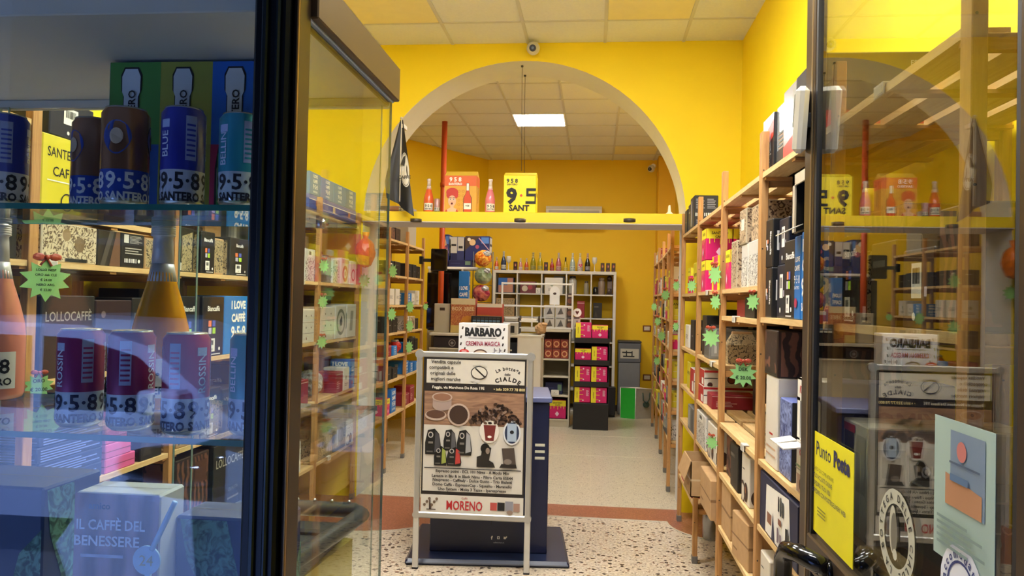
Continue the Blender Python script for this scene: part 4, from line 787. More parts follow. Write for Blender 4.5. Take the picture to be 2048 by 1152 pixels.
# patterned coffee bag
t = thing('coffee_bag', 'patterned paper coffee bag standing on the third board of the right shelves', 'bag', (.765, 4.12, 1.2805)); m = M(); bgm = LEAFK
m.add([(-.075, -.05, 0), (.075, -.05, 0), (.075, .05, 0), (-.075, .05, 0), (-.08, -.045, .10), (.08, -.045, .10), (.08, .045, .10), (-.08, .045, .10), (-.05, -.01, .16), (.05, -.01, .16), (.05, .01, .16), (-.05, .01, .16)], [(3, 2, 1, 0), (0, 1, 5, 4), (1, 2, 6, 5), (2, 3, 7, 6), (3, 0, 4, 7), (4, 5, 9, 8), (5, 6, 10, 9), (6, 7, 11, 10), (7, 4, 8, 11), (8, 9, 10, 11)], bgm); m.build('bag_body', t)
m = M(); m.box(-.052, .052, -.013, .013, .15, .168, KRAFT, .004); m.build('folded_top', t)
B = 'middle board'
R('redwhite', .645, .98, 4.62, 4.84, 1.005, .10, 'c', B); R('redwhite', .65, .93, 4.64, 4.84, 1.1055, .095, 'c', B)
R('red', .66, .9, 4.4, 4.58, 1.005, .08, 'c', B)
B = 'fourth board'
R('grey_leaf', .635, .72, 4.44, 4.82, .76, .19, 'r', B); R('cup_box', .635, .72, 4.06, 4.36, .76, .19, 'r', B); R('dark', .75, 1.0, 4.5, 4.8, .76, .2, 'c', B)
B = 'fifth board'
# opened cardboard boxes that stick out into the aisle
def open_box(x0, x1, y0, y1, z, h, label):
    t = thing('cardboard_box', label, 'box', ((x0+x1)/2, (y0+y1)/2, z)); dx, dy = (x1-x0)/2, (y1-y0)/2; m = M()
    m.box(-dx, dx, -dy, dy, 0, .006, KRAFT); m.box(-dx, -dx+.005, -dy, dy, 0, h, KRAFT); m.box(dx-.005, dx, -dy, dy, 0, h, KRAFT); m.box(-dx, dx, -dy, -dy+.005, 0, h, KRAFT); m.box(-dx, dx, dy-.005, dy, 0, h, KRAFT)
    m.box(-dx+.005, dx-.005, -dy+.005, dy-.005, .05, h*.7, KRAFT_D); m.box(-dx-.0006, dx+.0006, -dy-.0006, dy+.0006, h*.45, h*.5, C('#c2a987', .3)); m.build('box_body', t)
    f = M(); f.box(-.11, 0, -dy, dy, -.002, .002, KRAFT, 0, Matrix.Translation((-dx, 0, h)) @ Matrix.Rotation(-1.25, 4, 'Y')); f.build('flap', t); f = M(); f.box(0, .1, -dy, dy, -.002, .002, KRAFT, 0, Matrix.Translation((dx-.003, 0, h)) @ Matrix.Rotation(-.4, 4, 'Y')); f.build('flap', t)
open_box(.56, .76, 4.46, 4.78, .5005, .2, 'opened cardboard box jutting from the fifth board of right shelves')
R('kraft', .60, .78, 3.99, 4.36, .50, .2, 'r', B)
# last bay before the arch
B = 'second board'
R('yellow', .66, .80, 5.1, 5.3, 1.66, .2, 'c', B); R('pink', .66, .8, 5.45, 5.6, 1.66, .18, 'c', B)
R('dark', .66, .84, 5.2, 5.4, 1.28, .2, 'c', 'third board'); R('white_box', .66, .82, 5.5, 5.7, 1.28, .16, 'c', 'third board')
R('redwhite', .65, .9, 5.1, 5.3, 1.005, .16, 'c', 'middle board'); R('yellow', .66, .8, 5.4, 5.55, 1.005, .18, 'c', 'middle board')
R('grey', .64, .8, 5.0, 5.3, .76, .16, 'r', 'fourth board'); R('red', .64, .86, 5.05, 5.3, .35, .2, 'c', 'lowest board'); R('redwhite', .645, .84, 5.4, 5.65, .35, .15, 'c', 'lowest board')
# bay behind the door glass
B = 'board behind the door'
R('machine', .67, 1.06, 1.97, 2.16, 1.005, .285, 'c', 'middle board'); R('blue_machine', .68, .98, 2.22, 2.34, 1.005, .37, 'c', 'middle board'); R('lollo', .70, .95, 1.62, 1.80, 1.005, .2, 'c', 'middle board'); R('lotto', .675, .9, 1.92, 2.16, .60, .34, 'r', 'lower board')
R('machine', .675, 1.0, 1.5, 1.9, .60, .33, 'c', 'lower board'); None
R('white_box', .665, .82, 1.995, 2.0+.14, 1.4055, .1, 'c', 'middle board') if False else None
R('biancaffe', .66, .81, 2.02, 2.16, 1.54, .23, 'r', 'second board'); R('dark', .68, .83, 1.84, 2.0, 1.54, .2, 'r', 'second board'); R('black_label', .68, .82, 1.64, 1.8, 1.54, .17, 'r', 'second board'); R('swirl', .68, .82, 1.48, 1.62, 1.54, .24, 'r', 'second board')

# ------------------------------------------------------------------ goods on the left shelves
LL = 'left shelves'
def L(kind, y0, y1, z, h, b, f='l', x=0., dp=.16, **k): return carton(kind, LX-.012-x-dp, LX-.012-x, y0, y1, z+.0005, h, f, (LL, b), **k)
B = 'second board'
L('leaf', 2.41, 2.70, 1.68, .135, B); L('photo', 2.705, 2.845, 1.68, .135, B); L('print', 2.85, 3.005, 1.68, .135, B); L('kraft_leaf', 3.01, 3.14, 1.68, .13, B)
L('biancaffe', 3.28, 3.40, 1.68, .20, B, 'c', 0, .14); L('biancaffe', 3.47, 3.60, 1.68, .20, B, 'l', 0, .14); L('biancaffe', 3.76, 3.97, 1.68, .195, B, 'l', 0, .14); L('kraft_leaf', 3.615, 3.75, 1.68, .18, B, 'l', .03, .14)
B = 'third board'
L('lollo', 2.42, 2.70, 1.28, .285, B); L('plum', 2.705, 2.93, 1.28, .27, B); L('dark', 2.935, 3.06, 1.28, .28, B, 'l'); L('biancaffe', 3.29, 3.47, 1.28, .29, B); L('biancaffe', 3.50, 3.71, 1.28, .29, B); L('love', 3.72, 4.02, 1.28, .295, B)
L('pink_flat', 2.36+.03, 2.40, 1.28, .2, B) if False else None
B = 'fourth board'
L('kraft_leaf', 3.30, 3.5, .885, .22, B); L('biancaffe', 3.52, 3.70, .885, .24, B); L('lollo', 3.72, 3.95, .885, .22, B); L('dark', 3.02, 3.18, .885, .2, B)
for i in range(4): L('navy_stack', 2.42+.012*(i % 2), 2.77, .885+.0555*i, .055, 'fourth board', group='low navy cartons in a pile')
for i in range(4): L('pink_flat', 2.79, 2.985-.03*i, .885+.0555*i, .055, 'fourth board', group='flat pink cartons in a pile')
L('swirl', 3.3, 3.6, .46, .37, 'lowest board'); L('lollo', 3.65, 4.0, .46, .37, 'lowest board'); L('plum', 2.42, 2.8, .46, .36, 'lowest board')
# end bay next to the window
L('yellow', 2.40, 2.61, 1.85, .262, 'upper board', 'l', -.0, .2); L('black_label', 2.43, 2.66, 2.1125, .13, 'upper board', 'l', -.0, .2); L('dark', 1.95, 2.3, 1.68, .22, 'second board'); L('leaf', 1.72, 1.92, 1.68, .3, 'second board'); L('dark', 1.74, 2.3, 1.28, .3, 'third board')
L('kraft', 1.85, 2.05, 2.14, .22, 'top board')
# third and fourth bay
B = 'top board'
for i in range(3): L('love_grey', 5.10+.26*i, 5.355+.26*i, 2.2555, .145, B, 'l', .022, .2)
L('love_grey', 4.885, 5.09, 2.2555, .15, B, 'c', .022, .2)
L('blue_tray', 4.88, 5.88, 2.14, .115, B, 'l', .02, .26)
B = 'second board'
L('love', 4.25, 4.5, 1.99-.0, .15, B) if False else None
L('grey_leaf', 4.52, 4.72, 1.68, .22, B); L('grey_leaf', 4.78, 4.96, 1.68, .21, B); L('blue_slim', 4.30, 4.46, 1.68, .3, B)
L('silver', 5.14, 5.28, 1.68, .18, B, 'c', 0, .16); L('grey_leaf', 5.32, 5.46, 1.68, .17, B); L('rose_ring', 5.5, 5.68, 1.68, .19, B); L('rose_ring', 5.71, 5.86, 1.68, .18, B, 'c')
L('red', 5.3, 5.6, 1.68, .24, B, 'l', .18, .14); L('violet', 5.64, 5.8, 1.68, .22, B, 'l', .2, .14)
B = 'third board'
L('blue_slim', 4.62, 4.74, 1.28, .32, B, 'l', -.01, .1); L('white_lines', 4.76, 4.98, 1.28, .22, B); L('white_lines', 5.1, 5.38, 1.28, .23, B); L('circle', 5.40, 5.64, 1.28, .24, B); L('circle', 5.66, 5.88, 1.28, .25, B, 'c')
B = 'fourth board'
L('red', 4.5, 4.9, .885, .16, B); L('red', 5.45, 5.6, .885, .15, B); L('white_box', 5.62, 5.75, .885, .17, B); L('blue_slim', 5.77, 5.88, .885, .22, B); L('violet', 5.64, 5.86, .885, .24, B, 'l', .18, .14)
m_ = M(); m_.ball((0, 0, .085), .10, FOIL, 18, 10, (1, 1.1, .85), .12, 4); m_.box(-.05, .06, -.06, .05, .0, .02, FOIL, .008)
reg(m_.build('plastic_bag', None, (LX-.13, 5.22, .898)), 'crumpled silver bag', (LL, 'fourth board'), 'bag')
B = 'lowest board'
L('kraft', 4.2, 4.5, .46, .25, B); L('white_box', 4.62, 4.8, .46, .2, B); L('kraft_leaf', 5.1, 5.4, .46, .22, B); L('grey', 5.44, 5.7, .46, .2, B)
L('cup_box', 5.72, 5.88, .46, .18, B)
# orange bag hung on the last post
t = thing('hanging_bag', 'orange gift bag hanging on the last post of the left shelves', 'bag', (LX+.06, 5.85, 1.83)); m = M(); og = C('#d8701f', .3)
m.ball((0, 0, .10), .125, og, 16, 10, (.6, .8, .9), .05, 3); m.build('bag_body', t); m = M(); m.cyl((0, 0, .185), (0, 0, .26), .012, og, 10, .03); m.build('gathered_neck', t)
# ------------------------------------------------------------------ poster stand in the aisle
t = thing('poster_stand', 'silver snap frame poster stand advertising coffee capsules in the aisle', 'poster stand', (-.686, 4.50, 0), .02)
FRM = C('#b3b2ad', .35, .55); PW, P0, P1 = .655, .30, 1.275      # width, foot of the frame, top
m = M()
for s in (-1, 1):
    m.box(s*PW/2-.017, s*PW/2+.017, -.013, .013, P0, P1-.02, FRM, .006); m.box(s*PW/2-.0155, s*PW/2-.0115, -.015, -.012, P0+.03, P1-.04, C('#d0cfca', .3, .5), .001)
m.box(-PW/2+.01, PW/2-.01, -.013, .013, P1-.034, P1, FRM, .006); m.box(-PW/2+.01, PW/2-.01, -.014, .012, P0, P0+.036, FRM, .006)
m.build('snap_frame', t)
for s in (-1, 1):
    m = M(); m.cyl((s*PW/2, -.015, P1-.018), (s*PW/2, .014, P1-.018), .026, FRM, 18); m.build('frame_corner', t)
    m = M(); m.cyl((s*PW/2, -.015, P0+.018), (s*PW/2, .014, P0+.018), .022, FRM, 18); m.build('frame_corner', t)
    m = M(); m.box(s*PW/2-.017, s*PW/2+.017, -.011, .011, 0, P0+.01, C('#c9c8c3', .35, .4), .003); m.box(s*PW/2-.018, s*PW/2+.018, -.012, .012, 0, .012, INK, .002); m.build('leg', t)
pw = PW-.05; pz = P0+.034; ph = P1-.034-pz
m = M(); m.box(-pw/2, pw/2, -.004, .010, pz-.01, pz+ph+.01, C('#3a3028', .5)); fr_ = (Vector((-pw/2, -.0045, pz)), Vector((1, 0, 0)), Vector((0, 0, 1)), Vector((0, -1, 0)), pw, ph)
PAP = C('#c9c4ba', .5); DK = C('#221c1a', .5)
decor(m, fr_, [('r', 0, 0, 1, 1, DK), ('r', .03, .835, .985, .988, PAP), ('r', .015, .138, .985, .57, PAP), ('r', .015, .565, .985, .782, WOODPIC), ('r', .0, .0, 1, .116, C('#cfcac0', .5)), ('r', .415, .838, .418, .985, LGR)])
def lay(n, prims): decor(m, fr_, [('r', 0, 0, 0, 0, DK)]*n+prims)
for i, s in enumerate(('Vendita capsule', 'compatibili e', 'originali delle', 'migliori marche')):
    wd = (.36, .27, .30, .36)[i]
    lay(8, [('t', .04+wd/2, .970-.037*i, .0225, s, DK, wd, .02)])
# bean logo and shop name
lay(8, [('p', ell(.545, .908, .082, .043), DK), ('p', ell(.545, .908, .073, .037), PAP), ('p', [(.50, .935), (.515, .938), (.605, .885), (.59, .881)], DK)])
for a, b in ((.50, .962), (.55, .968), (.60, .960), (.48, .86), (.53, .852)): lay(7, [('p', ell(a, b, .02, .011, 12), LGR), ('p', ell(a, b, .014, .007, 12), PAP)])
arc_text(m, fr_, .815, .80, .125, 'La bottega', .021, DK, PI/2-.05, False, .035, .86)
lay(8, [('t', .82, .902, .015, 'delle', DK, .2, .03)])
arc_text(m, fr_, .81, .712, .145, 'CIALDE', .024, DK, PI/2-.06, False, .06, 1.08)
lay(8, [('t', .345, .806, .018, 'Foggia, via Marchese De Rosa 19E', C('#e3ddd0', .5), .66, .02), ('t', .84, .806, .018, '• info 329.77 78 800', C('#d8c890', .5), .31, .025)])
# capsules and beans picture
PL = C('#b7a294', .4); COF = C('#3a2820', .5)
def cup(cu, cv, ru, rv, hh): lay(9, [('r', cu-ru*.92, cv-hh, cu+ru*.92, cv, C('#a08c84', .4)), ('p', ell(cu, cv-hh, ru*.92, rv*.9), C('#a08c84', .4)), ('p', ell(cu, cv, ru, rv), PL), ('p', ell(cu, cv, ru*.86, rv*.8), C('#8a6450', .4))])
cup(.19, .745, .10, .030, .06); lay(13, [('p', ell(.13, .628, .105, .035), PL), ('p', ell(.13, .634, .092, .027), C('#5b4034', .4))])
lay(15, [('p', ell(.355, .635, .108, .073), PL), ('p', ell(.355, .635, .091, .061), COF)])
rb = random.Random(3)
BE = [C('#241712', .35), C('#3d2a20', .3), C('#5a4438', .3), C('#8a7468', .3)]
for i in range(150):
    u = .47+rb.random()*.48; hmax = .125*(1-((u-.71)/.26)**2); v = .585+rb.random()*max(.01, hmax); a = rb.uniform(0, PI); ru, rv = .021, .0085
    pts = [(u+ru*math.cos(q)*math.cos(a)-rv*1.6*math.sin(q)*math.sin(a), v+(ru*math.cos(q)*math.sin(a)+rv*1.6*math.sin(q)*math.cos(a))*.62) for q in [2*PI*k/9 for k in range(9)]]
    lay(10+i % 7, [('p', pts, BE[0] if rb.random() < .45 else BE[rb.randint(1, 2)] if rb.random() < .85 else BE[3])])
# coffee machines
def machine_pic(u, v, w_, h_, front):
    lay(12, [('p', [(u, v), (u+w_, v), (u+w_*1.05, v+h_*.2), (u+w_*.9, v+h_*.8), (u+w_*.6, v+h_), (u+w_*.15, v+h_*.94), (u-w_*.02, v+h_*.45)], C('#1d1c1c', .4)), ('p', [(u+w_*.60, v+h_*.08), (u+w_*.98, v+h_*.16), (u+w_*.90, v+h_*.78), (u+w_*.64, v+h_*.9)], C(front, .4)), ('p', ell(u+w_*.34, v+h_*.76, w_*.17, h_*.12), C('#b9b4ae', .3)), ('p', ell(u+w_*.34, v+h_*.76, w_*.11, h_*.08), INK), ('r', u+w_*.2, v+h_*.42, u+w_*.5, v+h_*.5, C('#77726c', .3)), ('r', u+w_*.1, v+h_*.08, u+w_*.5, v+h_*.14, C('#5d5955', .3))])
machine_pic(.035, .375, .15, .165, '#45454a'); machine_pic(.215, .405, .12, .135, '#55555a'); machine_pic(.345, .375, .14, .165, '#9a9a9c'); machine_pic(.125, .305, .12, .125, '#8f9a4a'); machine_pic(.25, .305, .135, .125, '#b03c38')
lay(12, [('p', ell(.655, .535, .095, .075), C('#d6d0c8', .4)), ('p', [(.60, .575), (.72, .575), (.70, .475), (.62, .475)], C('#6d2a28', .4)), ('p', ell(.66, .50, .02, .008, 12), WHT), ('p', ell(.875, .53, .085, .078), C('#d0d2d6', .4)), ('p', ell(.875, .53, .07, .068), C('#27344f', .4)), ('r', .83, .475, .92, .59, C('#9fb0c4', .4)), ('p', ell(.875, .535, .02, .012, 12), INK)])
lay(12, [('p', [(.54, .305), (.72, .305), (.70, .335), (.66, .35), (.68, .43), (.60, .45), (.58, .38), (.54, .37)], C('#26221f', .4)), ('p', ell(.62, .425, .045, .032), C('#1b1918', .3)), ('p', ell(.645, .41, .02, .02, 14), C('#8a7a70', .3)), ('p', [(.76, .305), (.93, .305), (.92, .33), (.78, .33)], C('#26221f', .4)), ('p', [(.78, .43), (.90, .435), (.92, .33), (.80, .33)], C('#4a403a', .4)), ('p', ell(.84, .345, .04, .018, 14), C('#7a7068', .3))])
lay(12, [('r', .03, .286, .97, .292, DK)])
for i, s in enumerate(('Espresso point - ECL 101 Nims - A Modo Mio', 'Lavazza in Blu & in Black Nims - Filtro Carta ESE44', 'Nespresso - Caffitaly - Dolce Gusto - Trio Bialetti', 'Domo Caffè - EspressoCap - Squesito - Maranello', 'Uno System - Moka 3 Tazze - Iperespresso')):
    lay(12, [('t', .5, .268-.0287*i, .0185, s, DK, (.84, .95, .88, .90, .76)[i], .03)])
lay(8, [('t', .43, .100, .014, 'Caffè', C('#a8433c', .5), .2, .0), ('t', .43, .052, .060, 'MORENO', C('#b3262a', .5), .35, .02), ('l', .3, .008, .56, .016, 1, LGR)])
lay(8, [('r', .085, .02, .098, .095, COF), ('r', .10, .02, .108, .06, COF), ('r', .06, .018, .15, .024, COF)]+[('p', ell(.04+.024*k, .05+.02*((k*7) % 3), .014, .010, 8), C('#6d5a4a', .5)) for k in range(6)])
lay(8, [('r', .68, .03, .745, .080, C('#b04a44')), ('r', .75, .03, .82, .083, INK), ('r', .825, .03, .90, .092, C('#8a8a94')), ('r', .905, .028, .965, .08, C('#a07f70')), ('p', ell(.87, .022, .03, .014, 12), C('#8f7a6d'))])
m.build('poster_sheet', t)
# navy demonstration counter behind it
t = thing('demo_counter', 'navy promotional counter on a flat base behind the poster stand', 'counter', (-.64, 4.98, 0), .10); NV = C('#10183a', .35); NV2 = C('#1b2752', .35)
m = M(); m.box(-.49, .49, -.39, .36, 0, .035, C('#222c4a', .3), .03); m.box(-.49, .49, -.395, .365, .002, .022, C('#10152c', .4), .008); m.build('base_plate', t)
m = M(); m.box(-.36, .36, -.24, .30, .035, .96, NV, .006)
for z in (.62, .66, .70): m.box(.305-.03, .335, -.2415, -.2395, z-.008+.0, z+.008, C('#c9c6b4', .5))
f = (Vector((-.36, -.241, .035)), Vector((1, 0, 0)), Vector((0, 0, 1)), Vector((0, -1, 0)), .72, .925)
decor(m, f, [('t', .53, .10, .022, 'f', WINK, .1, .06), ('r', .575, .092, .597, .110, WINK), ('p', ell(.586, .101, .006, .005, 10), NV), ('p', [(.63, .094), (.645, .092), (.658, .104), (.662, .110), (.650, .112), (.645, .106), (.632, .111)], WINK), ('t', .59, .070, .009, 'caffebarbaro.it', C('#c0c4d8'), .2), ('r', .52, .185, .525, .22, INK)])
m.build('counter_body', t)
m = M(); m.box(-.385, .375, -.26, .32, .96, .995, C('#5a628c', .4), .006); m.build('counter_top', t)
# white carton standing on it
def barbaro(mb, dx, dy, H):
    f = face_frame('F', dx, dy, H)
    decor(mb, f, [('l', .36, .955, .66, .975, 1, GRY), ('t', .5, .875, .115, 'BARBARO', INK, .74, .06), ('l', .2, .785, .8, .805, 1, GRY), ('t', .5, .71, .066, 'CREMINA MAGICA', C('#9a2f48'), .70, .02), ('p', ell(.12, .59, .10, .035), C('#c23a3a')), ('r', .07, .59, .17, .60, WINK), ('p', ell(.45, .56, .15, .07), C('#5b4038')), ('p', ell(.45, .55, .13, .06), C('#c9b8a8'))])
    for k, (a, b) in enumerate(((.08, .93), (.05, .80), (.05, .70), (.13, .63), (.92, .92), (.90, .80), (.90, .70), (.94, .62))): decor(mb, f, [('p', [(a-.022, b-.02), (a+.008, b-.022), (a+.022, b+.018), (a-.006, b+.022)], C('#2a1c18'))])
    for k in range(9): decor(mb, f, [('r', .70+.025*k, .56+.02*((k*5) % 4), .715+.025*k, .59+.02*((k*3) % 4), C('#3a2c44'))])
KINDS['barbaro'] = ('display_carton', C('#d5d3d4', .45), [], [], 'x')
carton('barbaro', -.85, -.535, 4.86, 5.0, .9955, .44, 'c', label='white BARBARO carton standing on the navy counter behind the poster stand', extra=barbaro)

# ------------------------------------------------------------------ things on the beam under the arch
ZBM = 2.2755
def onb(pxx, Y=6.12): return S(pxx, 415, Y=Y).x
bottle('sparkling_wine_bottle', (onb(857), 6.12, ZBM), '#e0623a', '#d9c9c4', 'orange sparkling bottle at the left end of the yellow beam', .2, .275, .040, group='bottles on the beam')
bottle('sparkling_wine_bottle', (onb(980), 6.12, ZBM), '#d87a8a', '#e3d8d8', 'pink sparkling bottle between the two cartons on the yellow beam', .3, .275, .040, group='bottles on the beam')
can('drink_can', (onb(875), 6.10, ZBM), '#b08a8f', '#c9c6c6', '#3a3a44', 'pale pink can standing beside the orange bottle on the beam', .4, .024, .112, group='cans on the beam')
can('drink_can', (onb(812), 6.13, ZBM+.0265), '#b98a8a', '#c9c6c6', '#3a3a44', 'pink can lying on its side at the left of the beam', -PI/2, .026, .15, group='cans on the beam', lying=True)
def popart(mb, dx, dy, H):
    f = face_frame('F', dx, dy, H); SK = C('#e3b79a', .5); HR = C('#c0342c', .5); O2 = C('#d8622c', .5); Y2 = C('#d9a43a', .5)
    decor(mb, f, [('r', 0, 0, 1, 1, Y2), ('r', 0, .72, 1, 1, O2), ('t', .34, .895, .115, '9 5 8', WINK, .6, .03), ('t', .34, .775, .06, 'SANTERO', WINK, .6, .03)])
    for k in range(14):
        a, b = .46+.13*(k % 3), .1+.12*(k//3); decor(mb, f, [('r', 0, 0, 0, 0, O2)]*3+[('o', a, b, .035, .022, C('#c98a2c'))])
    decor(mb, f, [('r', 0, 0, 0, 0, O2)]*4+[('p', [(-.0+.01, 0), (.48, 0), (.40, .10), (.30, .14), (.30, .22), (.20, .22), (.20, .14), (.09, .09)], SK), ('p', ell(.25, .32, .125, .15), SK), ('p', ell(.25, .55, .19, .12), HR), ('p', ell(.14, .48, .07, .09), HR), ('p', ell(.37, .48, .07, .09), HR), ('p', ell(.25, .365, .11, .10), SK),
      ('p', ell(.195, .36, .035, .022, 12), WHT), ('p', ell(.305, .36, .035, .022, 12), WHT), ('d', .195, .36, .014, INK), ('d', .305, .36, .014, INK), ('r', .15, .395, .235, .405, INK), ('r', .27, .395, .35, .405, INK), ('p', ell(.25, .245, .032, .03, 12), C('#8f1f24')), ('p', ell(.25, .245, .018, .016, 12), INK), ('p', [(.0, .0), (.09, .09), (.12, .02)], C('#c0342c')), ('p', [(.48, 0), (.40, .1), (.37, .02)], C('#c0342c'))])
    decor(mb, f, [('r', 0, 0, 0, 0, O2)]*5+[('p', [(.60, .02), (.86, .02), (.86, .40), (.80, .50), (.775, .60), (.775, .80), (.685, .80), (.685, .60), (.66, .50), (.60, .40)], INK), ('p', [(.615, .03), (.845, .03), (.845, .40), (.79, .50), (.765, .60), (.765, .79), (.695, .79), (.695, .60), (.67, .50), (.615, .40)], C('#cf4a22', .4)), ('p', [(.695, .6), (.765, .6), (.765, .79), (.695, .79)], WHT), ('r', .62, .10, .84, .26, WHT), ('t', .73, .19, .05, '958', INK, .19, .02)])
    for fc in 'LR': decor(mb, face_frame(fc, dx, dy, H), [('r', 0, .72, 1, 1, O2), ('t', .5, .5, .07, 'SANTERO', INK, .6, .02, 1)])
    decor(mb, face_frame('T', dx, dy, H), [('t', .5, .4, .3, '958', INK, .6, .02)])
KINDS['popart'] = ('gift_carton', C('#cf9c38', .5), [], [], 'x')
xa, xb = onb(889), onb(953)
o = carton('popart', xa, xb, 6.10, 6.26, ZBM, .30, 'c', label='orange 958 gift carton with a drawn red-haired woman on the beam', extra=popart)
g = M(); dx = xb-xa; g.prism([(-.08, 0), (.08, 0), (0, .045)], -dx/2+.003, dx/2-.003, C('#d9b43a', .5), Matrix(((0, 0, 1, 0), (1, 0, 0, 0), (0, 1, 0, .30), (0, 0, 0, 1)))); g.build('gable_lid', o)
def y958(mb, dx, dy, H):
    Yc = INK
    decor(mb, face_frame('F', dx, dy, H), [('t', .26, .845, .105, '9 5 8', Yc, .44, .04), ('t', .26, .75, .045, 'SANTERO', Yc, .44, .03), ('t', .25, .44, .40, '9', Yc, .42, .05), ('p', [(.545, .415), (.59, .46), (.545, .505), (.50, .46)], C('#d8452c')), ('p', [(.68, .24), (1, .24), (1, .31), (.68, .31)], Yc), ('p', [(.955, .29), (1, .29), (1, .48), (.955, .48)], Yc), ('p', [(.70, .44), (1, .44), (1, .51), (.70, .51)], Yc), ('p', [(.70, .48), (.77, .48), (.77, .64), (.70, .64)], Yc), ('p', [(.70, .58), (1, .58), (1, .65), (.70, .65)], Yc), ('t', .49, .13, .155, 'SANT', Yc, .92, .035)])
    for fc in 'LR': decor(mb, face_frame(fc, dx, dy, H), [('t', .5, .5, .12, '9·5·8', Yc, .8, .03)])
    decor(mb, face_frame('T', dx, dy, H), [('t', .5, .4, .3, '9 5 8', Yc, .5, .02)])
KINDS['y958'] = ('gift_carton', C('#f0de14', .45), [], [], 'x')
xa, xb = onb(1007, 6.08), onb(1072, 6.08)
o = carton('y958', xa, xb, 6.06, 6.22, ZBM, .30, 'c', label='bright yellow 958 SANTERO gift carton in the middle of the beam', extra=y958)
dx = xb-xa; g = M(); g.prism([(-.08, 0), (.08, 0), (.06, .022), (.0, .03)], -dx/2+.003, dx/2-.003, C('#e8d61c', .5), Matrix(((0, 0, 1, 0), (1, 0, 0, 0), (0, 1, 0, .30), (0, 0, 0, 1)))); g.build('gable_lid', o)
m = M(); m.prism([(-.05, 0), (.05, 0), (.012, .035), (.008, .085), (-.004, .085), (-.008, .035)], -.03, .03, WHT, Matrix(((1, 0, 0, 0), (0, 0, 1, 0), (0, 1, 0, 0), (0, 0, 0, 1))))
tag(m.build('plastic_holder', None, (onb(1340), 6.2, ZBM)), 'small white plastic holder at the right end of the beam', 'holder')
for pxx in (832, 1040, 1259):
    p = S(pxx, 443, Z=2.19); t = thing('recessed_spotlight', 'unlit spotlight in the underside of the beam, '+{832: 'left end', 1040: 'middle', 1259: 'right end'}[pxx], 'spotlight', (p.x, p.y, 2.19), 0, 'spotlights in the beam')
    m = M(); m.lathe([(.042, -.004), (.045, -.001), (.045, .02)], C('#4a443e', .4, .4), 20); m.build('rim', t); m = M(); m.lathe([(.034, -.0055), (.034, -.004)], C('#1c1a18', .3), 20); m.build('lens', t)
for i, (pxx, y) in enumerate(((1047, 6.14), (1053, 6.40))):
    z1 = AZ+math.sqrt(AR**2-(S(pxx, 150, Y=y).x-AX)**2)-.004; x = S(pxx, 150, Y=y).x
    m = M(); m.cyl((0, 0, 0), (-.012, 0, z1-2.62), .0022, DGR, 6); m.cyl((-.012, 0, z1-2.62-.012), (-.012, 0, z1-2.62), .010, DGR, 10)
    tag(m.build('hanging_wire', None, (x, y, 2.62)), ('front' if i == 0 else 'rear')+' thin wire hanging from the crown of the arch', 'wire', 'wires under the arch')
# flag
t = thing('flag', 'black pennant with a white round emblem at the left of the arch', 'flag', (S(803, 240, Y=5.92).x, 5.92, 2.34)); zt = .62
m = M(); rows, cols = 14, 8; V = []
for i in range(rows+1):
    v = i/rows; z = .02+zt*(1-v)
    xl = -.010-.10*min(1, v*1.3)+.03*max(0, v-.8)*5*0.6; xr = .012+.115*v
    for j in range(cols+1):
        u = j/cols; V.append((xl+(xr-xl)*u, -.03*math.sin(u*7+v*2)*v-.02*v, z-(.10*v*u if v > .6 else 0)-(0 if u < .5 else .04*v*u)))
fs = [(i*(cols+1)+j, (i+1)*(cols+1)+j, (i+1)*(cols+1)+j+1, i*(cols+1)+j+1) for i in range(rows) for j in range(cols)]
n = len(V); m.add(V, fs, C('#12131f', .5), True); m.add([(a, b+.003, c) for a, b, c in V], [f[::-1] for f in fs], C('#12131f', .5), True); fl = m.build('cloth', t)
m = M(); emb = []
def fpt(u, v):
    xl = -.010-.10*min(1, v*1.3)+.03*max(0, v-.8)*5*.6; xr = .012+.115*v
    return (xl+(xr-xl)*u, -.03*math.sin(u*7+v*2)*v-.02*v-.003, .02+zt*(1-v)-(.10*v*u if v > .6 else 0)-(0 if u < .5 else .04*v*u))
def fring(r0, r1, mm, cu=.78, cv=.56, k=26):
    P = []
    for q in range(k):
        a = 2*PI*q/k
        for r in (r0, r1): P.append(fpt(min(.99, cu+r*1.5*math.cos(a)), cv+r*math.sin(a)))
    m.add(P, [(2*q, 2*((q+1) % k), 2*((q+1) % k)+1, 2*q+1) for q in range(k)], mm, True)
fring(0.001, .165, C('#d8d6d2', .5))
m.build('emblem', t)
m = M(); P = []
for r0, r1, a0, a1 in ((.145, .152, 0, 6.28),):
    k = 26
    for q in range(k):
        a = 2*PI*q/k
        for r in (r0, r1): p = fpt(min(.985, .78+r*1.5*math.cos(a)), .56+r*math.sin(a)); P.append((p[0], p[1]-.002, p[2]))
    m.add(P, [(2*q, 2*((q+1) % k), 2*((q+1) % k)+1, 2*q+1) for q in range(k)], INK)
p0 = fpt(.76, .62); vv, ff, tw = text_geo('CAFFÈ', .03); m.add([(p0[0]+q.x*.026+.0, p0[1]-.012, p0[2]+q.y*.026) for q in vv], ff, INK)
p0 = fpt(.70, .50); m.add([(p0[0]+a, p0[1]-.012, p0[2]+b) for a, b in ((-.02, -.03), (.0, .03), (.03, .05), (.01, -.04))], [(0, 1, 2, 3)], INK); m.build('emblem_print', t)
m = M(); m.cyl((0, .004, .0), (0, .004, .655), .006, C('#cfc8b8', .5), 8); m.ball((0, .004, .655), .012, C('#cfc8b8', .5), 10, 6); m.box(-.02, .02, .0, .105, .58, .61, C('#cfc8b8', .5)); m.build('flag_pole', t)
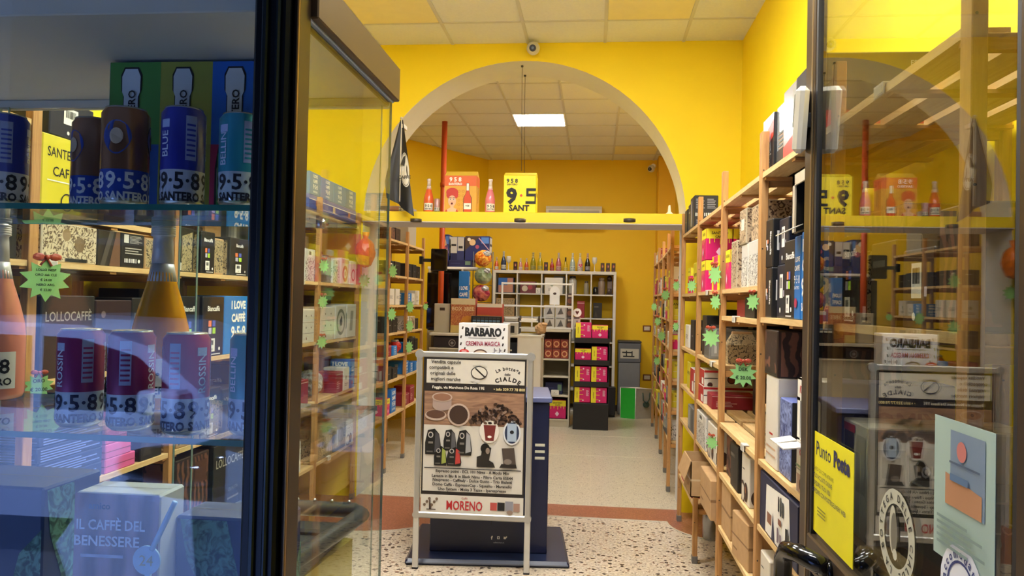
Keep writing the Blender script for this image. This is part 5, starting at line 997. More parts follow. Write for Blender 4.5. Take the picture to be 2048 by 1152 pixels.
# cameras
def cctv(p, label, rz):
    t = thing('security_camera', label, 'security camera', p, rz, 'security cameras'); m = M(); m.cyl((0, 0, 0), (0, -.03, 0), .035, WHT, 16); m.cyl((0, -.03, 0), (0, -.05, -.03), .012, WHT, 10); m.build('bracket', t)
    m = M(); m.ball((0, -.085, -.045), .052, C('#c9c6be', .4), 18, 10); m.build('dome', t); m = M(); m.cyl((0, -.118, -.055), (0, -.142, -.06), .026, C('#1a1a1c', .2), 16); m.cyl((0, -.14, -.0595), (0, -.1425, -.06), .011, C('#5a6a80', .1), 12); m.build('lens', t)
cctv((S(1067, 95, Y=5.97).x, YA, 3.585), 'round white security camera above the crown of the arch', 0)
p = S(1300, 335, Y=11.1); cctv((p.x+.06, 11.18, p.z+.03), 'white security camera on the corner pillar of the back room', -.5)
# air conditioner on the back wall
a, b = S(1093, 408, Y=11.4), S(1203, 455, Y=11.4)
t = thing('air_conditioner', 'white air conditioner on the back wall above the bottles', 'air conditioner', ((a.x+b.x)/2, YBK, b.z)); W_ = (b.x-a.x)/2; m = M()
m.prism([(0, 0), (-.20, .02), (-.225, .08), (-.225, .25), (-.19, .30), (0, .32)], -W_, W_, C('#cfc9b4', .4), Matrix(((0, 0, 1, 0), (1, 0, 0, 0), (0, 1, 0, 0), (0, 0, 0, 1)))); m.build('housing', t)
m = M(); m.box(-W_+.04, W_-.04, -.228, -.222, .10, .235, C('#a8a294', .5), .002); m.build('front_grille', t); m = M(); m.box(-W_+.05, W_-.05, -.205, -.16, .012, .03, C('#6d685c', .5), .003); m.build('air_flap', t)
# pipe
p = S(886, 400, Y=9.05); m = M(); m.cyl((0, 0, 0), (0, 0, ZC2), .033, C('#b4461c', .4), 18); m.cyl((0, 0, 2.92), (0, 0, 2.97), .039, C('#b4461c', .4), 18); m.cyl((0, 0, 0), (0, 0, .02), .05, C('#b4461c', .4), 18)
tag(m.build('downpipe', None, (p.x, 9.05, 0)), 'orange red vertical pipe running down behind the beam', 'pipe')
# ------------------------------------------------------------------ back room: counter
CW = C('#c6c1b4', .5); CW2 = C('#b3ac9a', .5)
t = thing('sales_counter', 'pale sales counter behind the poster stand with a dark open compartment', 'counter', (-1.2, 8.6, 0))
m = M(); m.box(-.64, .64, 0, .38, 1.175, 1.205, CW, .004); m.build('counter_top', t)
m = M(); m.box(-.64, .62, .02, .37, 0, 1.03, CW2, .003); m.box(-.64, .62, .28, .37, 1.03, 1.175, C('#2a2624', .6)); m.box(.36, .625, .0, .37, 0, 1.175, C('#d3d0c8', .45), .003); m.box(.24, .36, .01, .06, .92, 1.12, C('#151a24', .3), .004); m.build('counter_body', t)
m = M(); m.box(-.64, .30, -.01, .02, 1.025, 1.04, CW, .002); m.build('ledge', t)
R_ = lambda kind, pa, pb, Y, D, z, h, label: carton(kind, S(pa, 650, Y=Y).x, S(pb, 650, Y=Y).x, Y, Y+D, z, h, 'c', label=label)
KINDS['logo_dark'] = ('coffee_carton', C('#2b2226', .5), [('o', .72, .45, .34, .26, C('#8f8a8c')), ('d', .72, .45, .14, C('#8f8a8c'))], [], 'x')
carton('logo_dark', -1.82, -1.48, 8.48, 8.59, 1.0405-.0, .10, 'c', label='dark carton with ring emblem on the ledge of the counter') if False else None
carton('logo_dark', -1.80, -1.5, 8.64, 8.86, 1.0405, .12, 'c', label='dark carton with ring emblem in the open compartment of the counter')
zt = 1.2055
KINDS['plain_panel'] = ('coffee_carton', C('#b5b0a2', .5), [('r', .35, .76, .68, .86, C('#3a2a24'))], [], 'x')
R_('plain_panel', 868, 899, 8.75, .16, zt, .33, 'plain pale carton with one brown mark at the left end of the counter')
KINDS['box3'] = ('gift_carton', C('#a04438', .5), [('r', 0, 0, 1, 1, FLORAL), ('r', 0, .82, 1, 1, C('#cfc2a0')), ('t', .5, .70, .11, 'BOX 3BEE', C('#e0c8a0'), .9, .02), ('d', .7, .3, .2, C('#c8862c')), ('r', 0, .0, .4, .22, C('#c9b26a'))], [], 'x')
R_('box3', 901, 950, 8.72, .16, zt, .395, 'red flowery gift carton reading BOX on the counter')
KINDS['sunset'] = ('gift_carton', C('#b8483a', .5), [('r', .0, .35, .5, .62, C('#c07a20')), ('r', .5, .4, 1, .6, C('#cf7a3a')), ('r', 0, .88, 1, 1, C('#d8cfc0'))], [], 'x')
R_('sunset', 953, 1004, 8.78, .16, zt, .34, 'red and orange gift carton behind the keypad on the counter')
t = thing('cash_register', 'black keypad register in front of the red carton on the counter', 'cash register', (S(973, 650, Y=8.66).x, 8.665, zt)); m = M()
m.box(-.17, .17, -.05, .05, 0, .10, BLK, .004); m.box(-.17, .17, -.045, .05, .1, .2, BLK, .004); m.build('housing', t); m = M()
for i in range(7):
    for j in range(3): m.box(-.15+.045*i, -.115+.045*i, -.048, -.044, .11+.028*j, .13+.028*j, [LGR, C('#5a7a9a'), DGR][(i*3+j) % 3])
m.build('keys', t)
t = thing('receipt_printer', 'pale grey receipt printer on the counter right of the red cartons', 'printer', (S(1022, 650, Y=8.74).x, 8.74, zt)); m = M(); m.box(-.085, .085, -.09, .09, 0, .14, C('#b9b6b0', .5), .01); m.box(-.075, .075, -.07, .07, .14, .19, C('#a5a29c', .5), .01); m.build('housing', t); m = M(); m.box(-.05, .05, -.095, -.088, .02, .1, INK, .002); m.build('paper_slot', t)
t = thing('paper_tray', 'white stack of paper trays on the counter under the glass frame', 'paper tray', (S(1059, 650, Y=8.86).x, 8.86, zt)); m = M()
for z in (0, .07, .14): m.box(-.11, .11, -.1, .1, z, z+.012, C('#d9d6ce', .5), .002); m.box(-.11, -.105, -.1, .1, z, z+.07, DGR); m.box(.105, .11, -.1, .1, z, z+.07, DGR)
m.build('trays', t); m = M(); m.box(-.09, .09, -.09, .08, .152, .18, C('#e3e1db', .6), .004); m.build('paper_stack', t)
t = thing('paper_bag', 'crumpled brown paper bag on the right end of the counter', 'bag', (S(1081, 660, Y=8.70).x, 8.72, zt+.012)); m = M(); m.ball((0, 0, .06), .065, KRAFT, 12, 8, (1, .8, 1.0), .14, 9); m.build('bag_body', t)
m = M(); m.ball((.03, -.01, .11), .035, KRAFT, 10, 6, (1.2, .8, .6), .18, 5); m.build('rolled_top', t)
# open cabinet at the right end of the counter
t = thing('open_cabinet', 'cream open shelf cabinet beside the black display stand', 'cabinet', (-.465, 9.85, 0)); cr = C('#b9b09a', .5); m = M()
for x in (-.18, .16): m.box(x, x+.02, 0, .40, 0, 1.20, cr, .002)
m.box(-.18, .18, .385, .40, 0, 1.2, C('#8d8672', .6)); m.box(-.185, .185, -.01, .41, 1.20, 1.235, C('#c6bda6', .5), .003); m.box(-.16, .16, .01, .385, 0, .10, cr); m.build('cabinet_body', t)
for z in (.10, .40, .64, .86): s = M(); s.box(-.16, .16, .005, .385, z-.02, z, C('#c9c0aa', .5), .002); s.build('shelf_board', t)
zc = [.1005, .4005, .6405, .8605]
for i in range(3):
    for j in range(2): carton('red_packs', -.620+.104*i, -.518+.104*i, 9.9, 10.1, zc[3]+.125*j, .124, 'c', where=('cabinet', 'top shelf'), group='red brown coffee packs in the cabinet')
carton('navy_plain', -.6, -.38, 9.95, 10.15, zc[1], .15, 'c', label='navy carton on the second lowest shelf of the open cabinet'); carton('white_box', -.52, -.42, 9.87, 9.94, zc[1], .06, 'c', label='small white box in front of the navy carton in the open cabinet')
carton('pink', -.622, -.56, 9.9, 10.08, zc[0], .22, 'c', label='magenta carton at the left of the lowest shelf of the open cabinet'); carton('pink', -.55, -.33, 9.9, 10.08, zc[0], .23, 'c', label='wide magenta and yellow carton on the lowest shelf of the open cabinet')
# sneeze guard on the cabinet and counter
t = thing('counter_screen', 'white framed clear screen standing on the counter in front of the cube shelf', 'screen', (-.72, 9.85, 1.2355)); m = M(); wf = C('#cfccc4', .45); hw = .475
a = S(1005, 563, Y=9.85).x+.72; b = S(1146, 563, Y=9.85).x+.72
for x in (a, b): m.box(x-.012, x+.012, -.012, .012, 0, .585, wf, .003)
for z in (0, .275, .56): m.box(a, b, -.012, .012, z, z+.024, wf, .003)
m.box(a+(b-a)*.42, a+(b-a)*.42+.02, -.01, .01, 0, .28, wf, .003); m.build('screen_frame', t); m = M(); m.box(a+.012, b-.012, -.003, .003, .024, .57, PLEXI); m.build('screen_pane', t)
m = M(); m.box(a-.02, .06, -.02, .30, -.04, -.001, CW, .003); m.box(a-.02, a+.04, -.01, .28, -1.2355, -.04, CW2, .003); s = m.build('support_top', t)
KINDS['white_goods'] = ('coffee_carton', C('#c9c6c0', .5), [('p', [(.2, .2), (.8, .25), (.55, .8)], C('#5a5654')), ('r', .1, .85, .9, .95, GRY)], [], 'white packet with dark picture'); KINDS['brown_goods'] = ('coffee_carton', C('#4a3630', .5), [('d', .5, .35, .22, C('#8a5a44')), ('r', .2, .7, .8, .85, C('#c9bda8'))], [], 'brown packet with round picture')
xg = S(1088, 660, Y=9.93).x
for j in range(2):
    for i in range(2): carton('white_goods', xg+.14*i, xg+.13+.14*i, 9.95, 10.05, 1.236+.155*j, .15, 'c', where=('goods', 'cabinet top'), group='white packets on the cabinet top')
for j in range(3): carton('brown_goods', xg+.285, xg+.365, 9.95, 10.05, 1.236+.155*j, .15, 'c', where=('goods', 'cabinet top'), group='brown packets on the cabinet top')
carton('white_goods', xg+.37, xg+.46, 9.95, 10.05, 1.236, .16, 'c', where=('goods', 'cabinet top'), group='white packets on the cabinet top')
t = thing('round_sign', 'small round white sign with red heart shape on the cabinet top', 'sign', (xg+.42, 9.92, 1.2355+.161)); m = M(); mr = Matrix.Rotation(PI/2, 4, 'X'); mr.translation = (0, .005, .055); m.prism(ell(0, 0, .055, .055), 0, .006, WHT, mr); m.prism([(-.025, .012), (0, -.028), (.025, .012), (.012, .026), (0, .014), (-.012, .026)], .006, .008, C('#5a1f1c'), mr); m.build('disc', t)
# tag sign with a lantern top
t = thing('tag_sign', 'white tag shaped price sign above the white packets', 'sign', (xg+.12, 10.10, 1.2355)); m = M(); mr2 = Matrix.Rotation(PI/2, 4, 'X'); mr2.translation = (0, 0, 0); m.prism([(-.065, .31), (.065, .31), (.065, .50), (.045, .53), (.02, .55), (-.02, .55), (-.045, .53), (-.065, .50)], 0, .006, WHT, mr2); m.prism(ell(0, .455, .022, .016, 14), .006, .008, DBR, mr2); m.box(-.008, .008, -.006, .0, 0, .31, WHT); m.build('tag_plate', t)
# black display stand with magenta cartons
xa, xb = S(1147, 760, Y=9.72).x, S(1218, 760, Y=9.72).x
t = thing('display_stand', 'black floor display stand filled with magenta coffee cartons', 'display stand', ((xa+xb)/2, 9.72, 0)); W_ = (xb-xa)/2; m = M(); bk = C('#141214', .5)
m.box(-W_, W_, 0, .38, 0, .33, bk, .003); m.box(-W_, -W_+.008, 0.02, .38, .33, 1.24, bk); m.box(W_-.008, W_, .02, .38, .33, 1.24, bk); m.box(-W_, W_, .37, .38, .33, 1.24, bk); m.build('stand_body', t)
zsh = [.33, .59, .86, 1.135]
for z in zsh[1:]: s = M(); s.box(-W_, W_, 0, .37, z-.012, z, bk); s.box(-W_, W_, -.004, .004, z-.055, z+.006, C('#1d191b', .5), .001); s.build('tray', t)
for i, (z, ks) in enumerate(zip(zsh, (('pink_turned', 'pink_turned'), ('pink_turned', 'pink_turned'), ('pink', 'pink_turned'), ('pink_turned', 'pink')))):
    for j, k in enumerate(ks):
        carton(k, xa+.014+.205*j, xa+.210+.205*j, 9.735, 9.95, z+.0065, (.19, .19, .17, .19)[i] - (.03 if k == 'pink' else 0), 'c', label=f'magenta coffee carton on the {("lowest", "second", "third", "top")[i]} tray of the black stand, {("left", "right")[j]} one', group='magenta cartons on the black display stand')
# cube shelf
XK0 = S(986, 545, Y=11.1).x; XK1 = S(1233, 545, Y=11.1).x; YK = 11.1; NCOL, NROW = 5, 6; PIT = (XK1-XK0)/NCOL; ZK = 2.03; PZ = ZK/NROW
t = thing('cube_shelf', 'tall white cube shelf against the yellow back wall with bottles on top', 'shelf', (XK0, YK, 0)); kw = C('#d3d1cb', .45)
m = M(); m.box(0, XK1-XK0, 0, .38, ZK-.045, ZK, kw, .003); m.box(0, .04, 0, .38, 0, ZK-.045, kw, .003); m.box(XK1-XK0-.04, XK1-XK0, 0, .38, 0, ZK-.045, kw, .003); m.box(.04, XK1-XK0-.04, 0, .38, 0, .045, kw, .003); m.build('outer_frame', t)
for i in range(1, NCOL): s = M(); s.box(PIT*i-.009, PIT*i+.009, .002, .378, .045, ZK-.045, kw); s.build('divider', t)
for j in range(1, NROW): s = M(); s.box(.04, XK1-XK0-.04, .001, .379, PZ*j-.009, PZ*j+.009, kw); s.build('shelf_board', t)
def kx(i, u=.5): return XK0+PIT*(i+u)
# goods in the cubes
ZR = [PZ*j+.0095 for j in range(NROW)]
def cube(kind, i, u0, u1, j, h, label, D=.2, y=.03): return carton(kind, kx(i, u0), kx(i, u1), YK+y, YK+y+D, ZR[j], h, 'c', label=label)
KINDS['picture'] = ('picture_box', C('#2a3550', .4), [('r', .04, .04, .96, .96, C('#b07a6d')), ('r', .04, .5, .6, .96, C('#2a62b4'))], [], 'x')
cube('picture', 0, .2, .85, 5, .22, 'framed blue and pink picture box in the upper left cube')
KINDS['owl'] = ('gift_carton', C('#6d3038', .5), [('d', .3, .4, .25, C('#c9c0a8')), ('d', .65, .5, .2, C('#a03848'))], [], 'x')
cube('owl', 1, .12, .75, 5, .17, 'dark red patterned gift carton in the second upper cube'); cube('white_box', 2, .12, .85, 5, .23, 'large white carton in the middle upper cube'); cube('white_box', 1, .76, .95, 5, .08, 'small white box beside the red gift carton in the cube shelf', .1)
cube('plain_panel', 2, .45, .9, 5, .27, 'tall beige carton behind the large white carton in the cube shelf', .12, .25)
cube('kraft_leaf', 0, .15, .9, 4, .26, 'brown leaf printed carton in the left cube of the second row'); cube('dark', 4, .1, .45, 4, .22, 'dark carton in the right cube of the second row'); cube('red', 3, .45, .75, 4, .24, 'dark red carton in the fourth cube of the second row')
cube('dark', 4, .5, .85, 3, .2, 'black carton in the right cube of the third row'); cube('dark', 4, .15, .84, 2, .28, 'large black carton in the right cube of the fourth row'); cube('black_label', 4, .1, .8, 1, .26, 'black carton with label in the right cube of the fifth row')
cube('grey', 3, .1, .8, 3, .24, 'grey carton in the fourth cube of the third row'); cube('white_box', 2, .1, .4, 4, .12, 'low white box in the middle cube of the second row')
def jar(i, u, j, r, h, col, lid, label):
    t = thing('jar', label, 'jar', (kx(i, u), YK+.15, ZR[j]), 0, 'jars in the cube shelf'); m = M(); m.lathe([(r*.9, 0), (r, .01), (r, h*.75), (r*.7, h*.85), (r*.7, h*.88)], C(col, .2), 18); m.build('jar_body', t); m = M(); m.lathe([(r*.74, h*.88), (r*.76, h*.9), (r*.76, h), (r*.3, h*1.02)], C(lid, .4), 18); m.build('lid', t)
jar(3, .24, 5, .06, .26, '#b0ada4', '#2a2422', 'grey jar with dark lid in the fourth upper cube'); jar(3, .8, 5, .035, .19, '#8f8672', '#5a4a3a', 'slim olive jar in the fourth upper cube'); jar(4, .18, 5, .042, .11, '#1c1a1a', '#2a2624', 'squat black jar in the right upper cube'); jar(4, .42, 5, .05, .24, '#8a7768', '#a89a8a', 'pale brown jar in the right upper cube')
t = thing('coffee_maker', 'small dark coffee maker in the right upper cube', 'coffee maker', (kx(4, .735), YK+.15, ZR[5])); m = M(); m.box(-.05, .05, -.06, .06, 0, .02, DBR, .004); m.box(-.03, .04, .0, .06, .02, .24, C('#6d5a50', .4), .006); m.ball((-.0, -.01, .235), .04, DBR, 12, 8); m.build('maker_body', t); m = M(); m.lathe([(.02, .02), (.032, .03), (.03, .09)], C('#5a4a44', .2), 14, Matrix.Translation((-.0, -.02, 0))); m.build('jug', t)
# bottles, glasses and packs along its top
def kt(p): return S(p, 535, Y=YK+.12).x
ZKT = ZK+.0005
bl = [(993, '#d9603a', '#d6c0b6', .19, 'small orange bottle at the left end of the cube shelf top', '#e6e2da'), (1007, '#1d3560', '#b9bcc4', .275, 'dark blue bottle beside the first white glass', '#c9ccd4'),
      (1041, '#c98a86', '#d8d0cc', .18, 'small pale pink patterned bottle next to the first dark pack', '#e6d6d2'), (1053, '#c0563a', '#c9b8a0', .18, 'small red orange bottle left of the olive bottle', '#b98a6a'), (1066, '#8f8a2c', '#b5ad8a', .265, 'tall olive green bottle on the cube shelf top', '#a8a05a'),
      (1080, '#b5a01e', '#c9c29a', .265, 'tall mustard yellow bottle on the cube shelf top', '#b8ae5c'), (1104, '#a82a2c', '#b09088', .18, 'small dark red bottle beside the second dark pack', '#a85a54'), (1117, '#b0606a', '#cfc3c0', .265, 'tall rose bottle in the middle of the cube shelf top', '#c9a09c'),
      (1131, '#c0a41c', '#3a342a', .2, 'short yellow bottle with dark neck', '#d0c06a'), (1145, '#9fb4b4', '#d6d8d4', .265, 'tall pale silver blue bottle', '#c6d4d2'), (1160, '#c9b0a8', '#e0d8b0', .265, 'tall white bottle with a big pink heart', '#d8c9c4'), (1175, '#15151a', '#c9a9a4', .265, 'tall black bottle with a pink foil neck', '#9a98a0')]
for p, c, f_, H_, lb, lab in bl:
    o = bottle('bottle', (kt(p), YK+.12, ZKT), c, f_, lb, .2, H_, .04 if H_ > .22 else .030, lab, group='bottles along the cube shelf top')
    if 'heart' in lb:
        m = M(); P = [((.0455)*math.sin(a/.0455), -.0455*math.cos(a/.0455), z) for a, z in [(.0, .055), (.026, .088), (.024, .102), (.012, .108), (0, .098), (-.012, .108), (-.024, .102), (-.026, .088)]]; m.add(P, [tuple(range(8))], C('#c8206a', .5)); m.build('heart_label', o)
def goblet(p, lb):
    t = thing('wine_glass', lb, 'wine glass', (kt(p), YK+.12, ZKT), 0, 'white goblets on the cube shelf'); gm = C('#dcdad4', .35); m = M(); m.lathe([(.032, 0), (.032, .003), (.006, .008), (.005, .1), (.012, .108), (.03, .125), (.038, .16), (.034, .20), (.030, .205)], gm, 20); m.build('goblet', t); m = M(); m.lathe([(.029, .2045), (.026, .2055)], C('#b0aea6', .4), 18); m.build('opening', t)
goblet(1017, 'white goblet right of the dark blue bottle'); goblet(1189, 'white goblet right of the black bottle')
def pack(p, lb):
    t = thing('coffee_pack', lb, 'coffee pack', (kt(p), YK+.12, ZKT), 0, 'dark red packs on the cube shelf'); m = M(); m.box(-.027, .027, -.03, .03, 0, .125, C('#2a0f10', .35), .003); decor(m, (Vector((-.027, -.03, 0)), Vector((1, 0, 0)), Vector((0, 0, 1)), Vector((0, -1, 0)), .054, .125), [('p', ell(.5, .62, .25, .2, 14), C('#8f3a30')), ('p', ell(.56, .6, .12, .12, 12), C('#d09a80')), ('r', .2, .12, .8, .2, C('#7a2a24'))]); m.build('pack_body', t)
for p, lb in ((1031, 'dark red coffee pack right of the first goblet'), (1092, 'dark red coffee pack between the yellow bottle and the red one'), (1205, 'first dark red pack right of the second goblet'), (1216, 'middle dark red pack near the right end of the cube shelf'), (1227, 'last dark red pack at the right end of the cube shelf top')): pack(p, lb)
# bin, bag, switches
a, b = S(1238, 690, Y=11.1).x, S(1282, 690, Y=11.1).x
t = thing('waste_bin', 'tall grey waste bin with a paper note beside the cube shelf', 'bin', ((a+b)/2, 11.1, 0)); W_ = (b-a)/2; t.location.y = 11.17; m = M(); m.box(-W_, W_, 0, .32, 0, .74, C('#74777c', .45), .01); m.build('bin_body', t); m = M(); m.box(-W_-.008, W_+.008, -.008, .33, .74, 1.02, C('#5c5f64', .45), .012); m.box(-W_-.012, W_+.012, -.012, .335, 1.02, 1.05, C('#3a3c40', .45), .01); m.build('bin_hood', t)
m = M(); decor(m, (Vector((-W_*.85, -.0085, .80)), Vector((1, 0, 0)), Vector((0, 0, 1)), Vector((0, -1, 0)), W_*1.7, .14), [('r', 0, 0, 1, 1, C('#b9b4a4')), ('l', .1, .55, .9, .85, 1, INK), ('l', .15, .15, .85, .45, 1, INK), ('r', .3, .2, .36, .8, INK), ('r', .6, .25, .66, .75, INK)]); m.build('paper_note', t)
pa, pb, pc = S(1237, 815, Z=0), S(1263, 822, Z=0), S(1297, 812, Z=0)
t = thing('shopping_bag', 'green and silver shopping bag on the floor at the back', 'bag', (pa.x+.19, 10.92, 0)); m = M(); gr = C('#2fae3a', .35, 0, .12, .6); sv = C('#a39f96', .3, .2, .15, .8)
V = [(-.20, -.05, 0), (.0, -.14, 0), (.26, .0, 0), (.05, .12, 0), (-.205, -.07, .42), (.0, -.17, .43), (.28, -.02, .40), (.05, .13, .40)]
m.add(V, [(0, 1, 5, 4)], gr); m.add(V, [(1, 2, 6, 5), (2, 3, 7, 6), (3, 0, 4, 7)], sv); m.add(V, [(3, 2, 1, 0)], sv); m.add([(p[0]*.96, p[1]*.96, p[2]-.03) for p in V[4:]], [(0, 1, 2, 3)], C('#4a4a44', .6)); m.build('bag_body', t)
m = M(); m.tube([V[4], V[5], V[6], V[7]], .007, WHT, 6, True); m.tube([V[0], V[4]], .006, WHT, 6); m.tube([V[1], V[5]], .006, WHT, 6); m.build('white_piping', t)
m = M(); m.tube([(.10, -.115, .36), (.11, -.14, .26), (.15, -.13, .22), (.19, -.09, .27), (.2, -.065, .36)], .008, C('#2c4034', .5), 8); m.ball((.15, -.11, .20), .045, C('#2c4034', .5), 12, 8, (1, .3, 1)); m.build('handle', t)
for p, zl, lb in ((1294, 657, 'upper brown wall socket beside the waste bin'), (1294, 755, 'lower brown wall socket behind the shopping bag')):
    q = S(p, zl, Y=YK+.40); t = thing('wall_socket', lb, 'wall socket', (q.x, YBK, q.z), 0, 'wall sockets'); m = M(); m.box(-.06, .06, -.012, 0, -.045, .045, C('#7a4a24', .4), .003); m.build('frame', t); m = M(); m.box(-.042, .042, -.015, -.011, -.028, .028, C('#cfc8b4', .4), .002); m.build('insert', t)
t = thing('folded_rack', 'black folded rack leaning beside the green shopping bag', 'rack', (S(1222, 810, Y=10.85).x, 10.85, 0)); m = M(); m.box(-.055, .06, 0, .12, .03, .42, BLK, .01); m.cyl((-.05, .06, .03), (.055, .06, .03), .03, BLK, 12); m.build('rack_body', t); m = M(); m.tube([(-.075, .05, 0), (-.075, .05, .42)], .008, WHT, 6); m.build('white_edge', t)
m = M(); m.box(-.03, .03, -.02, .02, .02, .30, C('#c42a7a', .4), .012); m.ball((0, 0, .33), .035, C('#c42a7a', .4), 10, 6, (.8, .6, 1)); m.box(-.028, .028, -.018, .018, 0, .02, C('#8a1f58', .4)); tag(m.build('pink_bag', None, (S(1212, 800, Y=10.72).x, 10.72, 0)), 'narrow pink bag hanging down behind the black stand', 'bag')

# ------------------------------------------------------------------ back room, left: white shelf with blue cartons, eggs, monitor
t = thing('wall_shelf', 'white shelf carrying blue appliance cartons behind the red pipe', 'shelf', (-1.72, 9.35, 1.985)); m = M(); m.box(-.32, .30, 0, .42, -.03, 0, WHT, .003); m.build('shelf_board', t); m = M(); m.box(-.31, -.285, .0, .42, -1.985, -.03, C('#b9b6ae', .5), .003); m.box(.10, .125, .0, .42, -1.985, -.03, C('#b9b6ae', .5), .003); m.box(-.285, .10, .40, .42, -1.985, -.03, C('#3a3836', .6)); m.build('support', t)
zs = 1.9855; Xq = lambda p, Y=9.4: S(p, 520, Y=Y).x
carton('navy_plain', Xq(898), Xq(944), 9.38, 9.7, zs, .085, 'c', label='flat navy carton lying on the white shelf under the food carton')
carton('food', Xq(929), Xq(978), 9.42, 9.66, zs+.0855, .30, 'c', label='navy carton with food pictures on the white shelf, right one')
KINDS['mixer'] = ('machine_carton', C('#2a3468', .45), [('r', .0, .3, .48, .98, C('#c2c0ba')), ('r', .52, .4, 1, .98, C('#b9b7b4')), ('r', .06, .6, .42, .68, INK), ('r', .6, .5, .9, .6, INK), ('p', [(.1, 0), (.5, .0), (.5, .3), (.1, .3)], C('#1b2250'))], [], 'x')
carton('mixer', Xq(900), Xq(927), 9.42, 9.66, zs+.0855, .29, 'c', label='navy and grey appliance carton left of the food carton on the white shelf')
carton('food', Xq(879), Xq(897), 9.40, 9.66, zs, .40, 'c', label='navy carton with white panel just right of the red pipe')
carton('blue_slim', Xq(925), Xq(944), 9.5, 9.7, 1.58, .36, 'c', label='slim blue coffee carton under the white shelf') if False else None
t = thing('display_screen', 'large black display panel under the white shelf', 'screen', (-1.88, 9.20, 1.205)); m = M(); m.box(-.13, .16, 0, .05, .02, .70, C('#0c0c10', .15), .006); m.box(-.10, .13, -.03, .08, 0, .02, BLK, .004); m.build('screen_body', t); m = M(); m.box(-.12, .15, -.002, .001, .04, .68, C('#0a0b10', .06)); m.build('screen_glass', t)
carton('blue_slim', Xq(920, 9.2), Xq(940, 9.2), 9.15, 9.26, 1.206, .72, 'c', label='tall blue 958 coffee carton on the counter below the white shelf')
m = M(); m.box(-1.98, -1.0, 9.12, 9.345, 1.175, 1.205, CW, .003); tag(m.build('back_ledge', None, (0, 0, 0)), 'pale ledge behind the counter under the black display panel', 'ledge'); m = M(); m.box(0, .02, 0, .16, 0, 1.175, CW2)
o_ = bpy.data.objects['back_ledge']; s = m.build('ledge_support', o_, (-1.96, 9.18, 0)); m = M(); m.box(0, .02, 0, .16, 0, 1.175, CW2); s = m.build('ledge_support', o_, (-1.04, 9.18, 0))
# wrapped eggs in a pile
def egg(p, y, z, r, cols, lb, sd):
    q = S(p, 560, Y=y); t = thing('wrapped_egg', lb, 'wrapped egg', (q.x, y, z), 0, 'wrapped gift eggs on the counter'); m = M(); m.ball((0, 0, r*.95), r, cols, 16, 10, (1.05, .9, 1), .05, sd); m.build('wrapped_body', t); m = M(); m.ball((r*.55, -r*.6, r*1.5), r*.32, FOIL, 9, 6, (1.3, .8, 1), .25, sd+1); m.build('ribbon_bow', t)
E1 = two_tone('wrap_orange', '#c8541c', '#e8b04a', 'noise', 18, .5, .1, .25, (1, 1, 1), 2); E2 = two_tone('wrap_green', '#5d7a5a', '#a9b79a', 'noise', 12, .5, .15, .3); E3 = two_tone('wrap_pink', '#8f2548', '#cf7a6a', 'noise', 14, .5, .12, .25)
egg(963, 9.24, 1.574, .10, E3, 'magenta wrapped egg at the bottom of the pile behind the counter', 3); egg(966, 9.24, 1.784, .10, E2, 'green wrapped egg in the middle of the pile behind the counter', 5); egg(965, 9.24, 1.994, .10, E1, 'orange wrapped egg on top of the pile behind the counter', 7)
t = thing('egg_rack', 'thin wire rack holding the pile of wrapped eggs', 'rack', (S(964, 560, Y=9.3).x, 9.31, 1.2055)); m = M()
for x in (-.12, .12): m.tube([(x, .05, 0), (x, .05, .97)], .006, DGR, 6)
m.box(-.12, .12, -.13, .056, .345, .352, DGR, .001)
for z in (.565, .775): m.box(-.12, .12, .045, .056, z-.008, z-.003, DGR, .001)
m.build('wire_frame', t)
# monitor on the end of the left shelves
a, b = S(862, 497, Y=8.2), S(893, 542, Y=8.2)
t = thing('monitor', 'black monitor at the end of the left back shelves in front of the pipe', 'monitor', ((a.x+b.x)/2, 8.2, b.z)); m = M(); h_ = a.z-b.z; W_ = (b.x-a.x)/2; m.box(-W_, W_, 0, .05, 0, h_, C('#0c0c0e', .25), .008); m.build('monitor_body', t); m = M(); m.box(-W_+.01, W_-.01, -.002, .002, .012, h_-.012, C('#08080c', .08)); m.build('screen', t); m = M(); m.box(-W_-.10, -W_+.03, .02, .045, h_*.4, h_*.55, C('#1a1a1c', .4), .004); m.box(-W_-.13, -W_-.09, .01, .06, h_*.3, h_*.65, C('#1a1a1c', .4), .004); m.build('wall_arm', t)
KINDS['pale_big'] = ('cardboard_box', C('#a79f8e', .6), [('r', 0, .49, 1, .5, C('#8d8676'))], [], 'x')
carton('pale_big', -2.22, -1.90, 7.75, 8.1, 2.1305, .4, 'c', label='large plain pale box on top of the left back shelves under the beam')
